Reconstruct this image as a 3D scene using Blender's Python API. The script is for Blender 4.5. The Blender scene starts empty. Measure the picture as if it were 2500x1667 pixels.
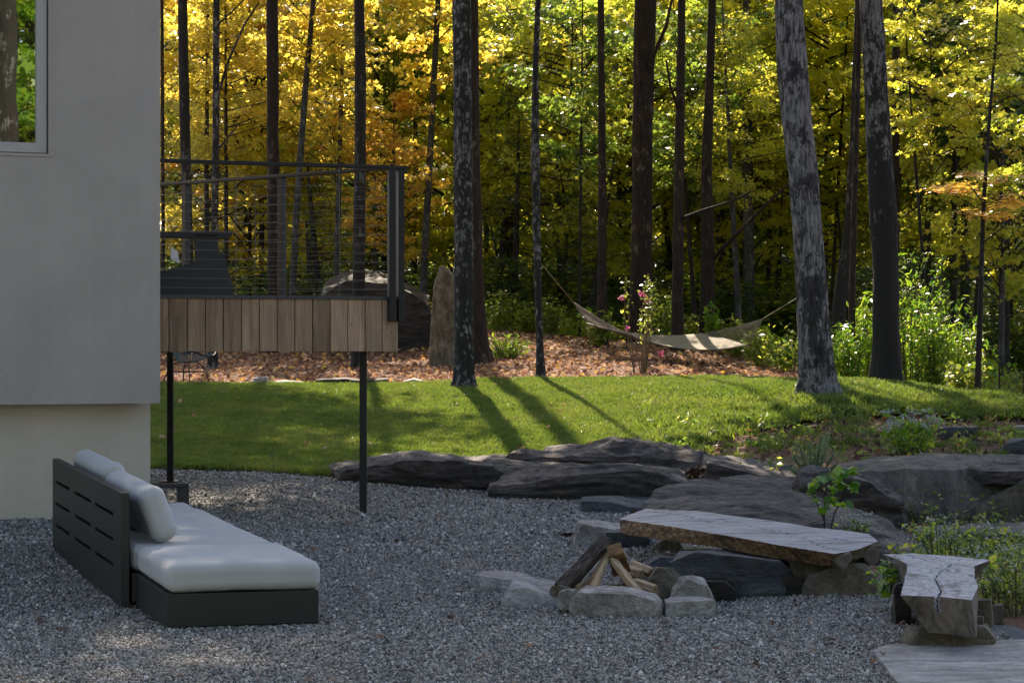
import bpy, bmesh, math, random
import numpy as np
from mathutils import Vector, Matrix

# ------------------------------------------------------------------ camera, sky, sun, exposure
SC = bpy.context.scene
COL = SC.collection
PI = math.pi
F = 5600.0                      # focal length in photo pixels (2500 wide)
H = 1.55                        # eye height
CX, CY = 1250.0, 833.5
cd = bpy.data.cameras.new('camera'); cam = bpy.data.objects.new('camera', cd); COL.objects.link(cam)
cam.location = (0, 0, H); cam.rotation_euler = (PI / 2, 0, 0)
cd.sensor_width = 36; cd.lens = F / 2500 * 36; cd.clip_start = 0.1; cd.clip_end = 2000
SC.camera = cam

SUN_EL, SUN_AZ = math.radians(42), math.radians(-5.2)      # azimuth from +Y towards +X
world = bpy.data.worlds.new('World'); SC.world = world; world.use_nodes = True
wn = world.node_tree; wn.nodes.clear()
sky = wn.nodes.new('ShaderNodeTexSky'); sky.sky_type = 'NISHITA'; sky.sun_disc = False
sky.sun_elevation = SUN_EL; sky.sun_rotation = SUN_AZ
bg = wn.nodes.new('ShaderNodeBackground'); bg.inputs['Strength'].default_value = 0.12
wo = wn.nodes.new('ShaderNodeOutputWorld')
wn.links.new(sky.outputs[0], bg.inputs[0]); wn.links.new(bg.outputs[0], wo.inputs[0])
sd = bpy.data.lights.new('sun', 'SUN'); sun = bpy.data.objects.new('sun', sd); COL.objects.link(sun)
sd.energy = 5.0; sd.angle = math.radians(0.5); sd.color = (1.0, 0.93, 0.80)
S = Vector((math.sin(SUN_AZ) * math.cos(SUN_EL), math.cos(SUN_AZ) * math.cos(SUN_EL), math.sin(SUN_EL)))
sun.rotation_euler = (-S).to_track_quat('-Z', 'Y').to_euler(); sun.location = S * 40
SC.view_settings.view_transform = 'Standard'; SC.view_settings.look = 'None'
SC.view_settings.gamma = 1; SC.view_settings.use_curve_mapping = False
SC.view_settings.exposure = 1.25
SC.view_settings.use_white_balance = True; SC.view_settings.white_balance_temperature = 7300; SC.view_settings.white_balance_tint = 14
cy = SC.cycles
cy.use_denoising = True; cy.max_bounces = 8; cy.diffuse_bounces = 5; cy.glossy_bounces = 3
cy.transmission_bounces = 4; cy.sample_clamp_indirect = 8; cy.use_adaptive_sampling = True
cy.adaptive_threshold = 0.02
try:
    cy.denoiser = 'OPENIMAGEDENOISE'; cy.denoising_prefilter = 'ACCURATE'
except Exception: pass

# ------------------------------------------------------------------ helpers
def W(px, py, Y):
    s = F / Y
    return np.array([(px - CX) / s, Y, H - (py - CY) / s])
K = 2500 / 2352.0
def WD(dx, dy, Y): return W(dx * K, dy * K, Y)

def hash3(i, j, k, seed):
    n = (i * 374761393 + j * 668265263 + k * 2147483647 + seed * 1274126177) & 0xffffffff
    n = ((n ^ (n >> 13)) * 1274126177) & 0xffffffff
    return ((n ^ (n >> 16)) & 0xffff) / 65535.0 * 2 - 1
def vnoise(P, seed=0):
    P = np.asarray(P, float); I = np.floor(P).astype(np.int64); f = P - I; f = f * f * (3 - 2 * f)
    r = 0
    for a in (0, 1):
        for b in (0, 1):
            for c in (0, 1):
                w = (f[:, 0] if a else 1 - f[:, 0]) * (f[:, 1] if b else 1 - f[:, 1]) * (f[:, 2] if c else 1 - f[:, 2])
                r = r + w * hash3(I[:, 0] + a, I[:, 1] + b, I[:, 2] + c, seed)
    return r
def fbm(P, oct=4, seed=0, ridge=False):
    P = np.asarray(P, float); r = 0; a = 1.0; t = 0
    for o in range(oct):
        n = vnoise(P * 2 ** o + o * 17.3, seed + o)
        if ridge: n = 1 - 2 * np.abs(n)
        r = r + a * n; t += a; a *= 0.5
    return r / t

def mesh_np(name, V, faces, smooth=False):
    me = bpy.data.meshes.new(name)
    me.from_pydata([tuple(map(float, v)) for v in V], [], faces)
    if smooth: me.polygons.foreach_set('use_smooth', [True] * len(me.polygons))
    me.update(); return me
def mesh_uniform(name, V, Fc, smooth=False, attr=None):
    """fast builder: V (n,3), Fc (m,k) index array"""
    me = bpy.data.meshes.new(name); m, k = Fc.shape
    me.vertices.add(len(V)); me.vertices.foreach_set('co', np.asarray(V, np.float32).ravel())
    me.loops.add(m * k); me.loops.foreach_set('vertex_index', Fc.astype(np.int32).ravel())
    me.polygons.add(m); me.polygons.foreach_set('loop_start', np.arange(0, m * k, k, dtype=np.int32))
    if smooth: me.polygons.foreach_set('use_smooth', np.ones(m, bool))
    if attr:
        for an, av in attr.items():
            a = me.attributes.new(an, 'FLOAT', 'FACE'); a.data.foreach_set('value', np.asarray(av, np.float32))
    me.update(calc_edges=True); return me

def link(name, me, mat=None, parent=None, kind=None, label=None, cat=None, group=None):
    o = bpy.data.objects.new(name, me); COL.objects.link(o)
    if mat is not None:
        ms = mat if isinstance(mat, (list, tuple)) else [mat]
        if len(me.materials) == 0:
            for m_ in ms: me.materials.append(m_)
    if parent: o.parent = parent
    if kind: o['kind'] = kind
    if label: o['label'] = label
    if cat: o['category'] = cat
    if group: o['group'] = group
    return o
def thing(name, label, cat, loc=(0, 0, 0), rz=0, group=None):
    o = bpy.data.objects.new(name, None); COL.objects.link(o)
    o.location = loc; o.rotation_euler = (0, 0, rz); o.empty_display_size = .1
    o['label'] = label; o['category'] = cat
    if group: o['group'] = group
    return o

class MB:
    def __init__(s): s.v = []; s.f = []; s.m = []
    def add(s, V, Fc, mi=0):
        b = len(s.v); s.v += [tuple(map(float, v)) for v in V]; s.f += [tuple(b + i for i in f) for f in Fc]; s.m += [mi] * len(Fc)
    def box(s, lo, hi, M=None, mi=0):
        x0, y0, z0 = lo; x1, y1, z1 = hi
        V = [(x0, y0, z0), (x1, y0, z0), (x1, y1, z0), (x0, y1, z0), (x0, y0, z1), (x1, y0, z1), (x1, y1, z1), (x0, y1, z1)]
        if M is not None: V = [tuple(M @ Vector(v)) for v in V]
        s.add(V, [(0, 3, 2, 1), (4, 5, 6, 7), (0, 1, 5, 4), (1, 2, 6, 5), (2, 3, 7, 6), (3, 0, 4, 7)], mi)
    def prism(s, pts, z0, z1, mi=0):
        n = len(pts)
        V = [(p[0], p[1], z0) for p in pts] + [(p[0], p[1], z1) for p in pts]
        s.add(V, [tuple(range(n))[::-1], tuple(range(n, 2 * n))] + [(i, (i + 1) % n, n + (i + 1) % n, n + i) for i in range(n)], mi)
    def tube(s, pts, r, n=6, mi=0, cap=True):
        pts = [Vector(p) for p in pts]; m = len(pts)
        rs = r if hasattr(r, '__len__') else [r] * m
        b = len(s.v); up = None
        for i, p in enumerate(pts):
            t = (pts[min(i + 1, m - 1)] - pts[max(i - 1, 0)]).normalized()
            if up is None: up = t.orthogonal().normalized()
            up = (up - t * up.dot(t))
            up = up.normalized() if up.length > 1e-6 else t.orthogonal().normalized()
            w = t.cross(up)
            for k in range(n):
                a = 2 * PI * k / n
                s.v.append(tuple(p + (up * math.cos(a) + w * math.sin(a)) * rs[i]))
        for i in range(m - 1):
            for k in range(n):
                a0 = b + i * n + k; a1 = b + i * n + (k + 1) % n
                s.f.append((a0, a1, a1 + n, a0 + n)); s.m.append(mi)
        if cap:
            s.f.append(tuple(b + k for k in range(n))[::-1]); s.f.append(tuple(b + (m - 1) * n + k for k in range(n))); s.m += [mi, mi]
    def mesh(s, name, smooth=False):
        me = bpy.data.meshes.new(name); me.from_pydata(s.v, [], s.f)
        if any(s.m): me.polygons.foreach_set('material_index', s.m)
        if smooth: me.polygons.foreach_set('use_smooth', [True] * len(me.polygons))
        me.update(); return me
    def build(s, name, mat, parent=None, smooth=False, **kw):
        return link(name, s.mesh(name, smooth), mat, parent, **kw)

def bevel(ob, w=0.004, seg=2):
    m = ob.modifiers.new('bevel', 'BEVEL'); m.width = w; m.segments = seg; m.limit_method = 'ANGLE'; m.angle_limit = math.radians(40)
    return ob

# ------------------------------------------------------------------ materials
def mat(name):
    m = bpy.data.materials.new(name); m.use_nodes = True; nt = m.node_tree; nt.nodes.clear()
    out = nt.nodes.new('ShaderNodeOutputMaterial'); p = nt.nodes.new('ShaderNodeBsdfPrincipled')
    nt.links.new(p.outputs[0], out.inputs[0]); return m, nt, p, out
def nd(nt, t, **kw):
    n = nt.nodes.new(t)
    for k, v in kw.items(): setattr(n, k, v)
    return n
def ramp(nt, fac, stops, interp='LINEAR'):
    r = nt.nodes.new('ShaderNodeValToRGB'); r.color_ramp.interpolation = interp
    e = r.color_ramp.elements
    while len(e) < len(stops): e.new(0.5)
    for el, (p, c) in zip(e, stops):
        el.position = p; el.color = (*c, 1) if len(c) == 3 else c
    nt.links.new(fac, r.inputs[0]); return r.outputs[0]
def coords(nt, scale=(1, 1, 1), rot=(0, 0, 0), kind='Object'):
    tc = nt.nodes.new('ShaderNodeTexCoord'); mp = nt.nodes.new('ShaderNodeMapping')
    mp.inputs['Scale'].default_value = scale; mp.inputs['Rotation'].default_value = rot
    nt.links.new(tc.outputs[kind], mp.inputs[0]); return mp.outputs[0]
def noise(nt, vec, scale, detail=4, rough=.55, dist=0):
    n = nt.nodes.new('ShaderNodeTexNoise'); n.inputs['Scale'].default_value = scale
    n.inputs['Detail'].default_value = detail; n.inputs['Roughness'].default_value = rough; n.inputs['Distortion'].default_value = dist
    if vec is not None: nt.links.new(vec, n.inputs['Vector'])
    return n.outputs[0]
def voro(nt, vec, scale, feature='F1', out=0):
    n = nt.nodes.new('ShaderNodeTexVoronoi'); n.feature = feature; n.inputs['Scale'].default_value = scale
    nt.links.new(vec, n.inputs['Vector']); return n.outputs[out]
def bump(nt, p, h, strength=.4, dist=.02, prev=None):
    b = nt.nodes.new('ShaderNodeBump'); b.inputs['Strength'].default_value = strength; b.inputs['Distance'].default_value = dist
    nt.links.new(h, b.inputs['Height'])
    if prev is not None: nt.links.new(prev, b.inputs['Normal'])
    nt.links.new(b.outputs[0], p.inputs['Normal']); return b.outputs[0]
def mixc(nt, fac, a, b, mode='MIX'):
    m = nt.nodes.new('ShaderNodeMix'); m.data_type = 'RGBA'; m.blend_type = mode
    for s_, v in ((m.inputs[0], fac), (m.inputs[6], a), (m.inputs[7], b)):
        if isinstance(v, (int, float)): s_.default_value = v
        elif isinstance(v, tuple): s_.default_value = (*v, 1)
        else: nt.links.new(v, s_)
    return m.outputs[2]

def m_plain(name, col, rough=.5, metal=0, var=.15, scale=30, bst=.0):
    m, nt, p, o = mat(name)
    v = coords(nt); n = noise(nt, v, scale, 4)
    c = ramp(nt, n, [(.3, tuple(x * (1 - var) for x in col)), (.7, tuple(min(1, x * (1 + var)) for x in col))])
    nt.links.new(c, p.inputs['Base Color']); p.inputs['Roughness'].default_value = rough; p.inputs['Metallic'].default_value = metal
    if bst: bump(nt, p, n, bst, .004)
    return m
def m_stucco(name, col):
    m, nt, p, o = mat(name); v = coords(nt)
    n1 = noise(nt, v, 1.3, 5); n2 = noise(nt, v, 160, 3)
    c = ramp(nt, n1, [(.3, tuple(x * .9 for x in col)), (.7, tuple(x * 1.07 for x in col))])
    c = mixc(nt, .07, c, ramp(nt, noise(nt, coords(nt, (5, 5, .35)), 3, 5), [(.3, (.3, .3, .3)), (.7, (.65, .65, .65))]), 'OVERLAY'); c = mixc(nt, .25, c, ramp(nt, n2, [(.3, (.3, .3, .3)), (.7, (.7, .7, .7))]), 'OVERLAY')
    nt.links.new(c, p.inputs['Base Color']); p.inputs['Roughness'].default_value = .9
    b = bump(nt, p, n2, .5, .003); bump(nt, p, noise(nt, v, 7, 3), .25, .004, b)
    return m
def m_fabric(name, col):
    m, nt, p, o = mat(name); v = coords(nt)
    n1 = noise(nt, v, 5, 3); w = noise(nt, coords(nt, (1, 6, 6)), 220, 2); w2 = noise(nt, coords(nt, (6, 1, 6)), 220, 2)
    c = ramp(nt, n1, [(.3, tuple(x * .92 for x in col)), (.7, tuple(x * 1.04 for x in col))])
    c = mixc(nt, .18, c, w, 'OVERLAY'); nt.links.new(c, p.inputs['Base Color'])
    p.inputs['Roughness'].default_value = .95
    b = bump(nt, p, w, .35, .002); b = bump(nt, p, w2, .35, .002, b); bump(nt, p, noise(nt, v, 9, 2), .3, .012, b)
    return m
def m_plank():
    m, nt, p, o = mat('cedar_board'); oi = nd(nt, 'ShaderNodeObjectInfo')
    tc = nt.nodes.new('ShaderNodeTexCoord'); mp = nt.nodes.new('ShaderNodeMapping'); mp.inputs['Scale'].default_value = (1, 1, .06)
    ad = nd(nt, 'ShaderNodeVectorMath', operation='ADD'); mu = nd(nt, 'ShaderNodeMath', operation='MULTIPLY'); mu.inputs[1].default_value = 37
    nt.links.new(oi.outputs['Random'], mu.inputs[0]); nt.links.new(tc.outputs['Object'], ad.inputs[0]); nt.links.new(mu.outputs[0], ad.inputs[1])
    nt.links.new(ad.outputs[0], mp.inputs[0]); v = mp.outputs[0]
    g = noise(nt, v, 70, 5, .6, .6); g2 = noise(nt, v, 14, 3, .5, 1.2)
    c = ramp(nt, g2, [(.25, (.21, .125, .07)), (.5, (.33, .21, .125)), (.75, (.41, .28, .175))])
    c = mixc(nt, .55, c, ramp(nt, g, [(.3, (.35, .35, .35)), (.62, (.75, .75, .75))]), 'OVERLAY')
    wt = noise(nt, ad.outputs[0], 5, 4)
    c = mixc(nt, ramp(nt, wt, [(.45, (0, 0, 0)), (.75, (.4, .4, .4))]), c, (.17, .145, .12))
    k = voro(nt, ad.outputs[0], 9.0); c = mixc(nt, ramp(nt, k, [(.035, (1, 1, 1)), (.075, (0, 0, 0))]), c, (.05, .03, .02))
    hs = nd(nt, 'ShaderNodeHueSaturation'); mr = nd(nt, 'ShaderNodeMapRange'); mr.inputs[3].default_value = .72; mr.inputs[4].default_value = 1.2
    nt.links.new(oi.outputs['Random'], mr.inputs[0]); nt.links.new(mr.outputs[0], hs.inputs['Value']); nt.links.new(c, hs.inputs['Color'])
    nt.links.new(hs.outputs[0], p.inputs['Base Color']); p.inputs['Roughness'].default_value = .8
    bump(nt, p, g, .3, .002); return m
def m_bark(name, base, lichen=0.0, lcol=(.36, .37, .38), dark=(.012, .010, .009), big=1.0, spots=False, grad=0.0, lsc=9.0):
    m, nt, p, o = mat(name)
    v = coords(nt, (1, 1, .16)); v0 = coords(nt)
    fis = noise(nt, v, 26 * big, 6, .65, .5); ridge = voro(nt, v, 30 * big, 'DISTANCE_TO_EDGE')
    c = ramp(nt, fis, [(.32, dark), (.62, base), (.8, tuple(min(1, x * 1.6) for x in base))])
    if lichen > 0:
        ln = noise(nt, coords(nt, (1, 1, .6)), lsc, 8, .75); l2 = noise(nt, v0, 1.1, 2)
        ma = nd(nt, 'ShaderNodeMath', operation='ADD'); mb_ = nd(nt, 'ShaderNodeMath', operation='MULTIPLY'); mb_.inputs[1].default_value = .55
        nt.links.new(l2, mb_.inputs[0]); nt.links.new(ln, ma.inputs[0]); nt.links.new(mb_.outputs[0], ma.inputs[1])
        t = .775 + (.5 - lichen) * .22
        if spots:
            vn = nd(nt, 'ShaderNodeTexVoronoi'); vn.inputs['Scale'].default_value = 13; nt.links.new(coords(nt, (1, 1, .8)), vn.inputs['Vector'])
            sm = nd(nt, 'ShaderNodeMapRange'); sm.inputs[1].default_value = .15; sm.inputs[2].default_value = .55; sm.inputs[3].default_value = .07; sm.inputs[4].default_value = -.07
            nt.links.new(vn.outputs['Distance'], sm.inputs[0]); a2 = nd(nt, 'ShaderNodeMath', operation='ADD'); nt.links.new(ma.outputs[0], a2.inputs[0]); nt.links.new(sm.outputs[0], a2.inputs[1]); ma = a2
        if grad:
            sp_ = nd(nt, 'ShaderNodeSeparateXYZ'); nt.links.new(v0, sp_.inputs[0]); gm = nd(nt, 'ShaderNodeMapRange'); gm.inputs[1].default_value = 1.5; gm.inputs[2].default_value = 5.2; gm.inputs[3].default_value = -grad; gm.inputs[4].default_value = grad
            nt.links.new(sp_.outputs[2], gm.inputs[0]); a3 = nd(nt, 'ShaderNodeMath', operation='ADD'); nt.links.new(ma.outputs[0], a3.inputs[0]); nt.links.new(gm.outputs[0], a3.inputs[1]); ma = a3
        msk = ramp(nt, ma.outputs[0], [(t, (0, 0, 0)), (t + .035, (1, 1, 1))])
        lc = mixc(nt, ramp(nt, noise(nt, v, 34, 6, .7), [(.38, (0, 0, 0)), (.6, (1, 1, 1))]), tuple(x * .38 for x in lcol), tuple(min(1, x * 1.3) for x in lcol))
        c = mixc(nt, msk, c, lc); c = mixc(nt, ramp(nt, fis, [(.40, (.85, .85, .85)), (.50, (0, 0, 0))]), c, dark)
    mo = noise(nt, v0, 2.2, 3)
    c = mixc(nt, ramp(nt, mo, [(.6, (0, 0, 0)), (.8, (.35, .35, .35))]), c, (.05, .055, .02))
    nt.links.new(c, p.inputs['Base Color']); p.inputs['Roughness'].default_value = .92
    b = bump(nt, p, fis, .9, .035); bump(nt, p, ridge, .5, .02, b)
    return m
def m_leaf(name, stops, trans=.66, gloss=.34):
    m = bpy.data.materials.new(name); m.use_nodes = True; nt = m.node_tree; nt.nodes.clear()
    out = nt.nodes.new('ShaderNodeOutputMaterial')
    at = nd(nt, 'ShaderNodeAttribute', attribute_name='v')
    oi = nd(nt, 'ShaderNodeObjectInfo'); ad = nd(nt, 'ShaderNodeMath', operation='MULTIPLY_ADD')
    ad.inputs[1].default_value = .22; nt.links.new(oi.outputs['Random'], ad.inputs[0])
    sb = nd(nt, 'ShaderNodeMath', operation='SUBTRACT'); sb.inputs[1].default_value = .11
    nt.links.new(at.outputs['Fac'], ad.inputs[2]); nt.links.new(ad.outputs[0], sb.inputs[0])
    c = ramp(nt, sb.outputs[0], stops)
    p = nd(nt, 'ShaderNodeBsdfPrincipled'); p.inputs['Roughness'].default_value = gloss
    p.inputs['Specular IOR Level'].default_value = .6
    dk = mixc(nt, 1.0, c, (.42, .5, .6), 'MULTIPLY'); nt.links.new(dk, p.inputs['Base Color'])
    t = nd(nt, 'ShaderNodeBsdfTranslucent'); nt.links.new(c, t.inputs['Color'])
    mx = nd(nt, 'ShaderNodeMixShader'); mx.inputs[0].default_value = trans
    nt.links.new(p.outputs[0], mx.inputs[1]); nt.links.new(t.outputs[0], mx.inputs[2]); nt.links.new(mx.outputs[0], out.inputs[0])
    return m
def m_rock(name, c0, c1, c2, scale=1.0, strata=(1, 1, 5), rot=(0, .1, 0), bst=.7):
    m, nt, p, o = mat(name); v = coords(nt, strata, rot); v0 = coords(nt)
    n1 = noise(nt, v, 2.2 * scale, 8, .62, .8); n2 = noise(nt, v0, 9 * scale, 6, .65); n3 = noise(nt, v, 14 * scale, 5, .6, 1.5)
    c = ramp(nt, n1, [(.3, c0), (.5, c1), (.72, c2)])
    c = mixc(nt, .5, c, ramp(nt, n2, [(.3, (.3, .3, .3)), (.7, (.72, .72, .72))]), 'OVERLAY')
    fn = noise(nt, v, 38 * scale, 8, .75)
    c = mixc(nt, .6, c, ramp(nt, fn, [(.32, (.22, .22, .22)), (.5, (.5, .5, .5)), (.7, (.85, .85, .85))]), 'OVERLAY')
    ck = noise(nt, v, 1.6 * scale, 10, .7, 1.6); c = mixc(nt, ramp(nt, ck, [(.485, (0, 0, 0)), (.5, (.8, .8, .8)), (.515, (0, 0, 0))]), c, tuple(x * .5 for x in c0))
    sp = voro(nt, v0, 55); c = mixc(nt, ramp(nt, sp, [(.05, (.35, .35, .35)), (.13, (0, 0, 0))]), c, tuple(min(1, x * 1.9) for x in c2))
    nt.links.new(c, p.inputs['Base Color']); p.inputs['Roughness'].default_value = .78
    b = bump(nt, p, n1, bst, .10); b = bump(nt, p, n3, bst, .035, b); b = bump(nt, p, n2, .4, .01, b); bump(nt, p, fn, .5, .012, b)
    return m

M = {}
M['stucco_up'] = m_stucco('stucco_grey', (.40, .365, .325)); M['stucco_low'] = m_stucco('stucco_pale', (.54, .48, .40))
M['black'] = m_plain('black_steel', (.006, .006, .0065), .5, .1, .2, 60)
M['gunmetal'] = m_plain('dark_grey_aluminium', (.024, .023, .023), .45, .1, .08, 80, .1)
M['cap'] = m_plain('grey_metal_cap', (.06, .06, .06), .5, .3)
M['steel'] = m_plain('stainless_cable', (.16, .15, .13), .6, .4, .1)
M['fabric'] = m_fabric('pale_grey_weave', (.50, .49, .475))
M['plank'] = m_plank()
M['frame'] = m_plain('window_aluminium', (.42, .41, .40), .4, .2, .05)
M['gasket'] = m_plain('dark_gasket', (.03, .03, .045), .5)
M['shade_black'] = m_plain('painted_shade_black', (.008, .007, .006), 1.0)  # near-black standing in for shade inside the window room and seat cracks
M['cord'] = m_plain('hammock_rope', (.19, .16, .11), .85, 0, .12, 40, .2)
M['tealcord'] = m_plain('teal_vinyl_cord', (.03, .10, .12), .4)
M['spreader'] = m_plain('dark_hardwood_bar', (.05, .03, .02), .6)
M['chairwood'] = m_plain('charcoal_painted_wood', (.022, .026, .032), .55)
M['fabricwhite'] = m_fabric('white_cloth', (.7, .7, .7))
m, nt, p, o = mat('window_glass')
gl = nd(nt, 'ShaderNodeBsdfGlossy'); gl.inputs['Roughness'].default_value = 0.008; gl.inputs['Color'].default_value = (.9, .95, .92, 1)
nn = noise(nt, coords(nt), 1.6, 1); bb = nd(nt, 'ShaderNodeBump'); bb.inputs['Strength'].default_value = .03; bb.inputs['Distance'].default_value = .02
nt.links.new(nn, bb.inputs['Height']); nt.links.new(bb.outputs[0], gl.inputs['Normal'])
p.inputs['Base Color'].default_value = (.004, .005, .005, 1); p.inputs['Roughness'].default_value = .1
mx = nd(nt, 'ShaderNodeMixShader'); mx.inputs[0].default_value = .42
nt.links.new(p.outputs[0], mx.inputs[1]); nt.links.new(gl.outputs[0], mx.inputs[2]); nt.links.new(mx.outputs[0], o.inputs[0]); M['glass'] = m

M['bark_pale'] = m_bark('bark_pale_lichen', (.045, .040, .038), .66, (.20, .188, .182), lsc=8)
M['bark_spot'] = m_bark('bark_spotted_lichen', (.020, .017, .016), .52, (.17, .16, .155), spots=True, lsc=14)
M['bark_patch'] = m_bark('bark_patched_lichen', (.016, .014, .012), .24, (.17, .16, .155), grad=.11, lsc=10)
M['bark_dark'] = m_bark('bark_dark', (.016, .012, .009), .2, (.10, .10, .09))
M['bark_red'] = m_bark('bark_reddish', (.028, .015, .009), .12, (.10, .08, .05), (.006, .003, .002))
M['bark_grey'] = m_bark('bark_grey', (.05, .048, .048), .4, (.11, .11, .11), (.018, .018, .018))
M['twig'] = m_plain('twig_bark', (.022, .015, .010), .9)
M['stem'] = m_plain('green_brown_stem', (.09, .085, .03), .8)
GOLD = [(0, (.34, .38, .06)), (.25, (.74, .64, .10)), (.6, (.93, .73, .12)), (.85, (.95, .62, .11)), (1, (.90, .36, .09))]
LIME = [(0, (.14, .24, .04)), (.25, (.42, .50, .055)), (.5, (.80, .76, .09)), (.88, (.93, .80, .12)), (1, (.90, .62, .11))]
GREEN = [(0, (.10, .20, .04)), (.4, (.24, .36, .05)), (.7, (.46, .54, .06)), (1, (.78, .74, .10))]
ORANGE = [(0, (.80, .66, .10)), (.4, (.93, .62, .10)), (.75, (.93, .48, .09)), (1, (.85, .30, .10))]
DARK = [(0, (.05, .10, .03)), (.5, (.12, .19, .05)), (1, (.34, .38, .10))]
M['gold'] = m_leaf('leaf_gold', GOLD); M['lime'] = m_leaf('leaf_lime', LIME); M['green'] = m_leaf('leaf_green', GREEN)
M['orange'] = m_leaf('leaf_orange', ORANGE); M['dkgreen'] = m_leaf('leaf_dark_green', DARK, .5)
M['bright'] = m_leaf('leaf_bright_green', [(0, (.10, .30, .02)), (.5, (.28, .50, .03)), (1, (.60, .66, .06))], .5)
M['needle'] = m_leaf('pine_needle', [(0, (.16, .24, .10)), (.5, (.30, .40, .18)), (1, (.52, .56, .28))], .45)
M['whiteflower'] = m_leaf('white_petal', [(0, (.42, .42, .34)), (1, (.78, .77, .66))], .35)
M['pink'] = m_leaf('pink_petal', [(0, (.75, .16, .32)), (1, (.9, .35, .5))], .45)
M['drystalk'] = m_plain('dry_stalk', (.13, .09, .05), .9)

m, nt, p, o = mat('grass_blade'); oi = nd(nt, 'ShaderNodeObjectInfo')
c = ramp(nt, oi.outputs['Random'], [(0, (.03, .065, .012)), (.4, (.055, .105, .018)), (.75, (.10, .15, .025)), (1, (.22, .21, .055))])
ln_ = noise(nt, None, .9, 5, .65); nt.links.new(oi.outputs['Location'], ln_.node.inputs['Vector'])
c = mixc(nt, ramp(nt, ln_, [(.46, (0, 0, 0)), (.68, (.7, .7, .7))]), c, (.26, .24, .07))
nt.links.new(c, p.inputs['Base Color']); p.inputs['Roughness'].default_value = .5
t = nd(nt, 'ShaderNodeBsdfTranslucent'); nt.links.new(mixc(nt, .45, c, (.25, .37, .03)), t.inputs[0])
mx = nd(nt, 'ShaderNodeMixShader'); mx.inputs[0].default_value = .5
nt.links.new(p.outputs[0], mx.inputs[1]); nt.links.new(t.outputs[0], mx.inputs[2]); nt.links.new(mx.outputs[0], o.inputs[0]); M['grass'] = m

m, nt, p, o = mat('turf'); v = coords(nt)
c = ramp(nt, noise(nt, v, 3.0, 6, .6), [(.3, (.03, .055, .012)), (.55, (.05, .09, .015)), (.8, (.09, .10, .03))])
nt.links.new(c, p.inputs['Base Color']); p.inputs['Roughness'].default_value = .95
bump(nt, p, noise(nt, v, 40, 4), .8, .03); M['turf'] = m
m, nt, p, o = mat('forest_floor'); v = coords(nt)
n1 = noise(nt, v, 14, 8, .7); c = ramp(nt, n1, [(.3, (.05, .022, .013)), (.5, (.18, .08, .045)), (.7, (.30, .16, .10))])
c = mixc(nt, ramp(nt, noise(nt, v, .5, 3), [(.5, (0, 0, 0)), (.7, (.5, .5, .5))]), c, (.04, .045, .018))
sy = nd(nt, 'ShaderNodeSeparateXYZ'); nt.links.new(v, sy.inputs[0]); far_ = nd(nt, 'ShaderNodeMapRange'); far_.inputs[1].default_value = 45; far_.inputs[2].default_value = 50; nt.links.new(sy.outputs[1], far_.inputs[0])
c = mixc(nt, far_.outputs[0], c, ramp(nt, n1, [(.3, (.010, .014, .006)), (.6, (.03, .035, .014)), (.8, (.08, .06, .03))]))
nt.links.new(c, p.inputs['Base Color']); p.inputs['Roughness'].default_value = .95
bump(nt, p, n1, .9, .05); M['floor'] = m
m, nt, p, o = mat('gravel_bed'); v = coords(nt)
vd = nd(nt, 'ShaderNodeTexVoronoi'); vd.inputs['Scale'].default_value = 55; nt.links.new(v, vd.inputs['Vector'])
sx = nd(nt, 'ShaderNodeSeparateColor'); nt.links.new(vd.outputs['Color'], sx.inputs[0])
c = ramp(nt, sx.outputs[0], [(0, (.04, .04, .042)), (.5, (.12, .12, .122)), (.85, (.21, .205, .20)), (1, (.4, .4, .38))])
nt.links.new(c, p.inputs['Base Color']); p.inputs['Roughness'].default_value = .85
bump(nt, p, vd.outputs['Distance'], 1.0, -.02); M['gravel_bed'] = m
m, nt, p, o = mat('gravel_stone'); oi = nd(nt, 'ShaderNodeObjectInfo')
c = ramp(nt, oi.outputs['Random'], [(0, (.045, .041, .038)), (.3, (.16, .148, .132)), (.62, (.33, .305, .272)), (.84, (.50, .465, .42)), (.92, (.27, .16, .115)), (1, (.80, .78, .75))])
nt.links.new(c, p.inputs['Base Color']); p.inputs['Roughness'].default_value = .75; M['gravel'] = m
def m_litter(name, stops):
    m, nt, p, o = mat(name); oi = nd(nt, 'ShaderNodeObjectInfo')
    c = ramp(nt, oi.outputs['Random'], stops); nt.links.new(c, p.inputs['Base Color']); p.inputs['Roughness'].default_value = .8
    t = nd(nt, 'ShaderNodeBsdfTranslucent'); nt.links.new(c, t.inputs[0]); mx = nd(nt, 'ShaderNodeMixShader'); mx.inputs[0].default_value = .3
    nt.links.new(p.outputs[0], mx.inputs[1]); nt.links.new(t.outputs[0], mx.inputs[2]); nt.links.new(mx.outputs[0], o.inputs[0]); return m
M['litter'] = m_litter('fallen_leaf', [(0, (.11, .055, .035)), (.4, (.28, .14, .085)), (.68, (.44, .25, .16)), (.88, (.60, .40, .28)), (.95, (.70, .36, .07)), (1, (.78, .52, .1))])
M['litter2'] = m_litter('fallen_leaf_rust', [(0, (.06, .035, .025)), (.6, (.13, .07, .045)), (.9, (.22, .10, .05)), (1, (.42, .17, .04))])
M['weed'] = m_leaf('weed_leaf', [(0, (.12, .22, .02)), (.5, (.30, .38, .03)), (1, (.62, .60, .12))], .5)
M['slate'] = m_rock('slate_ledge', (.022, .018, .017), (.095, .078, .070), (.29, .235, .20), 1.1, (1, 1, 5), (0, .12, 0), 1.0)
M['slateb'] = m_rock('blue_slate', (.028, .030, .034), (.070, .076, .082), (.15, .155, .16), 1.0, (1, 1, 4))
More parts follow.
